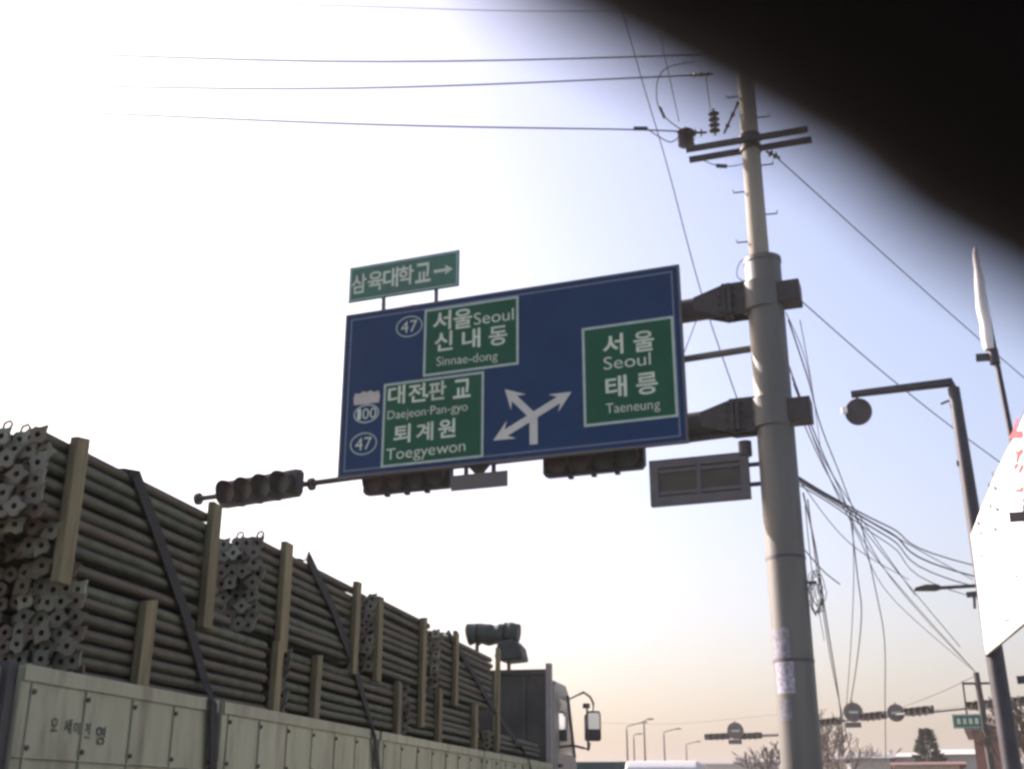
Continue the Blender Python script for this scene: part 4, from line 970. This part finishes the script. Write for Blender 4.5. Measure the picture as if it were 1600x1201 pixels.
house(1462, 1530, 100, 1166, 1178, 12, 'rendered', 'roofpale', 'long shed with pale sunlit roof right of the evergreen tree')
house(1330, 1392, 88, 1174, 1184, 9, 'rendered', 'roofgrey', 'low house with dark roof below the round signs')
house(1402, 1500, 62, 1186, 1194, 8, 'rendered', 'roofred', 'low house with dull red roof in front of the pale sheds')
house(1255, 1322, 92, 1176, 1186, 9, 'rendered', 'roofgrey', 'low house with dark roof right beside the big mast pole')
house(1085, 1165, 170, 1188, 1193, 12, 'rendered', 'roofgrey', 'far low building beyond the road, right of the pale van')
house(1150, 1215, 140, 1183, 1190, 12, 'rendered', 'roofgrey', 'far low building beyond the road, left of the big mast pole')

# ================================================================== the photographer, whose finger strays over the lens
HR = Vector(_r0); HF = Vector((-math.sin(YAW), math.cos(YAW), 0))
def pp(a, f, z): return HR*a+HF*f+Z*z
def camv(a, b_, c): return camp(a, b_, c)
def capsules(segs, name, m, parent, vox, smooth=4, n=10):
    b = MB()
    for s_ in segs:
        pts, rad = s_
        pts = [Vector(p) for p in pts]
        for i in range(len(pts)-1):
            a, c, ra, rc = pts[i], pts[i+1], rad[i], rad[i+1]; d = (c-a)
            L = d.length; d = d/L; ring = []; rr = []
            for k in range(1, 5): t = math.pi/2*(k/5-1); ring.append(a+d*ra*math.sin(t)); rr.append(ra*math.cos(t))
            ring += [a, c]; rr += [ra, rc]
            for k in range(1, 5): t = math.pi/2*(k/5); ring.append(c+d*rc*math.sin(t)); rr.append(rc*math.cos(t))
            b.tube(ring, rr, 14)
    me = b.mesh('tmp', m); o = bpy.data.objects.new('tmp', me); C.objects.link(o)
    md = o.modifiers.new('r', 'REMESH'); md.mode = 'VOXEL'; md.voxel_size = vox; md.use_smooth_shade = True
    if smooth: sm = o.modifiers.new('s', 'SMOOTH'); sm.factor = .5; sm.iterations = smooth
    nm = bpy.data.meshes.new_from_object(o.evaluated_get(bpy.context.evaluated_depsgraph_get()))
    bpy.data.objects.remove(o); nm.name = name
    return put(name, nm, parent)
BB = -.40
sh, hip = 1.30, .86
def limb(*q): return ([p for p, _ in q], [r_ for _, r_ in q])
Wr = camv(.112, -.058, -.035)
palm = camv(.088, -.034, -.008)
mcp = [camv(.076, -.010, .006), camv(.080, -.028, .008), camv(.080, -.044, .004), camv(.078, -.058, -.004)]
body = [
    limb((pp(0,BB,hip), .125), (pp(0,BB,1.02), .115), (pp(0,BB+.01,1.18), .125), (pp(0,BB,1.27), .09), (pp(0,BB+.01,1.36), .055), (pp(0,BB+.02,1.42), .052)),
    limb((pp(-.17,BB,sh), .055), (pp(.17,BB,sh), .055)),
    limb((pp(0,BB+.02,1.52), .088), (pp(0,BB+.03,1.47), .078), (pp(0,BB+.055,1.425), .052)), limb((pp(0,BB-.01,1.53), .088), (pp(0,BB+.04,1.53), .082)),
    limb((pp(0,BB+.125,1.505), .010), (pp(0,BB+.142,1.478), .013)), limb((pp(-.02,BB+.118,1.442), .008), (pp(.02,BB+.118,1.442), .008)),
    limb((pp(-.035,BB+.115,1.525), .012), (pp(-.02,BB+.12,1.527), .011)), limb((pp(.02,BB+.12,1.527), .011), (pp(.035,BB+.115,1.525), .012)),
    limb((pp(-.09,BB+.02,1.52), .012), (pp(-.093,BB+.015,1.485), .010)), limb((pp(.09,BB+.02,1.52), .012), (pp(.093,BB+.015,1.485), .010)),
    limb((pp(.19,BB,sh-.01), .052), (pp(.265,BB+.12,1.06), .043), (Wr, .028)),
    limb((Wr, .026), (palm, .024)), limb((Wr, .022), (mcp[0], .0125)), limb((palm, .02), (mcp[1], .0125)), limb((palm, .02), (mcp[2], .012)), limb((Wr, .022), (mcp[3], .011)),
    # index finger crossing in front of the lens
    limb((mcp[0], .0115), (camv(.0552,-.0118,.0275), .0098), (camv(.0296,.0021,.0290), .0092), (camv(.0100,.0128,.0275), .0089), (camv(-.0059,.0213,.0255), .0086)),
    # middle, ring and little fingers closed round the end of the phone, thumb behind it
    limb((mcp[1], .011), (camv(.066,-.036,.012), .0095), (camv(.050,-.036,.006), .0085), (camv(.040,-.033,.004), .0078)),
    limb((mcp[2], .0105), (camv(.064,-.052,.006), .009), (camv(.050,-.048,.000), .0082), (camv(.042,-.044,-.002), .0075)),
    limb((mcp[3], .0095), (camv(.062,-.064,-.006), .008), (camv(.050,-.058,-.012), .007), (camv(.044,-.052,-.013), .0065)),
    limb((Wr, .02), (camv(.092,-.030,-.040), .0125), (camv(.070,-.016,-.036), .0105), (camv(.045,-.006,-.031), .0095)),
    limb((pp(-.19,BB,sh-.01), .052), (pp(-.245,BB-.02,1.03), .043), (pp(-.25,BB+.04,.80), .028)),
    limb((pp(-.25,BB+.04,.80), .025), (pp(-.25,BB+.055,.725), .026))]
for k in range(4):
    f0 = BB+.03+k*.018; body.append(limb((pp(-.25,f0,.73), .010), (pp(-.252,f0+.004,.69-.004*abs(k-1.5)), .009), (pp(-.246,f0+.008,.655-.006*abs(k-1.6)), .0075)))
body.append(limb((pp(-.24,BB+.07,.77), .012), (pp(-.225,BB+.10,.735), .010), (pp(-.22,BB+.105,.70), .0085)))
for s_ in (-1, 1):
    body.append(limb((pp(s_*.09,BB,hip), .088), (pp(s_*.10,BB+.02,.47), .058), (pp(s_*.105,BB-.01,.10), .038), (pp(s_*.11,BB+.12,.06), .03)))
pers = thing('person', pp(0,BB,.0), 'person in dark jacket holding up a phone, one finger in front of its lens', 'person')
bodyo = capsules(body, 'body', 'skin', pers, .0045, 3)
bodyo.data.materials.append(M['hand_shade']); _e = Vector(EYE); _w = (Wr-_e).length  # hand faces close to the camera get painted shade over the skin colour
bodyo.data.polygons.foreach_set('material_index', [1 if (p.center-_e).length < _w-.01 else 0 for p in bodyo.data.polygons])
jk = [limb((pp(0,BB,.80), .150), (pp(0,BB,1.02), .145), (pp(0,BB+.01,1.18), .150), (pp(0,BB,1.26), .115), (pp(0,BB+.005,1.335), .074)), limb((pp(-.17,BB,sh), .075), (pp(.17,BB,sh), .075)),
      limb((pp(.19,BB,sh-.01), .072), (pp(.265,BB+.12,1.06), .062), (pp(.265,BB+.12,1.06).lerp(Wr, .85), .043)), limb((pp(-.19,BB,sh-.01), .072), (pp(-.245,BB-.02,1.03), .062), (pp(-.25,BB+.035,.835), .045))]
capsules(jk, 'jacket', 'jacket', pers, .011, 3)
capsules([limb((pp(s_*.085,BB,hip-.02), .105), (pp(s_*.10,BB+.02,.47), .078), (pp(s_*.105,BB-.01,.12), .068)) for s_ in (-1, 1)], 'trousers', 'trousers', pers, .012, 3)
for s_ in (-1, 1): capsules([limb((pp(s_*.107,BB-.03,.052), .050), (pp(s_*.11,BB+.08,.048), .047), (pp(s_*.115,BB+.15,.042), .040))], 'shoe', 'shoe', pers, .01, 2)
capsules([limb((pp(0,BB-.02,1.54), .092), (pp(0,BB+.03,1.56), .086), (pp(0,BB-.03,1.49), .075)), limb((pp(-.05,BB+.07,1.585), .04), (pp(.05,BB+.07,1.585), .04))], 'hair', 'hair', pers, .008, 2)
ph = thing('mobile_phone', camv(0,0,-.012), 'small black mobile phone held up by the person', 'phone')
fr = [Vector(_r), Vector(_u), Vector(_f)]
b = MB(); b.fbox(EYE, *fr, (-.062,-.034,-.017), (.058,.034,-.0025)); b.build('casing', 'phone', ph, bevel=.003)  # unseen casing, enlarged to keep light off the near side of the finger
b = MB(); b.ring(EYE, *fr, .0065, .0065, .0025, -.0024, -.0016, 24); b.build('lens_ring', 'darksteel', ph, True)
b = MB(); b.fbox(EYE, *fr, (-.045,-.029,-.0182), (.035,.029,-.0171)); b.build('screen', 'glass', ph)

# ================================================================== haze
b = MB(); b.box((-960, -360, -1.2), (960, 1560, 26))
hz = b.build('haze', 'banner'); hz['kind'] = 'stuff'; hz.data.materials.clear()
hm = bpy.data.materials.new('haze'); hm.use_nodes = True; hn = hm.node_tree; hn.nodes.remove(hn.nodes['Principled BSDF'])
pv_ = hn.nodes.new('ShaderNodeVolumePrincipled'); pv_.inputs['Density'].default_value = .00055; pv_.inputs['Color'].default_value = (.92, .90, .88, 1); pv_.inputs['Anisotropy'].default_value = .1
hn.links.new(pv_.outputs[0], hn.nodes['Material Output'].inputs['Volume']); hz.data.materials.append(hm)
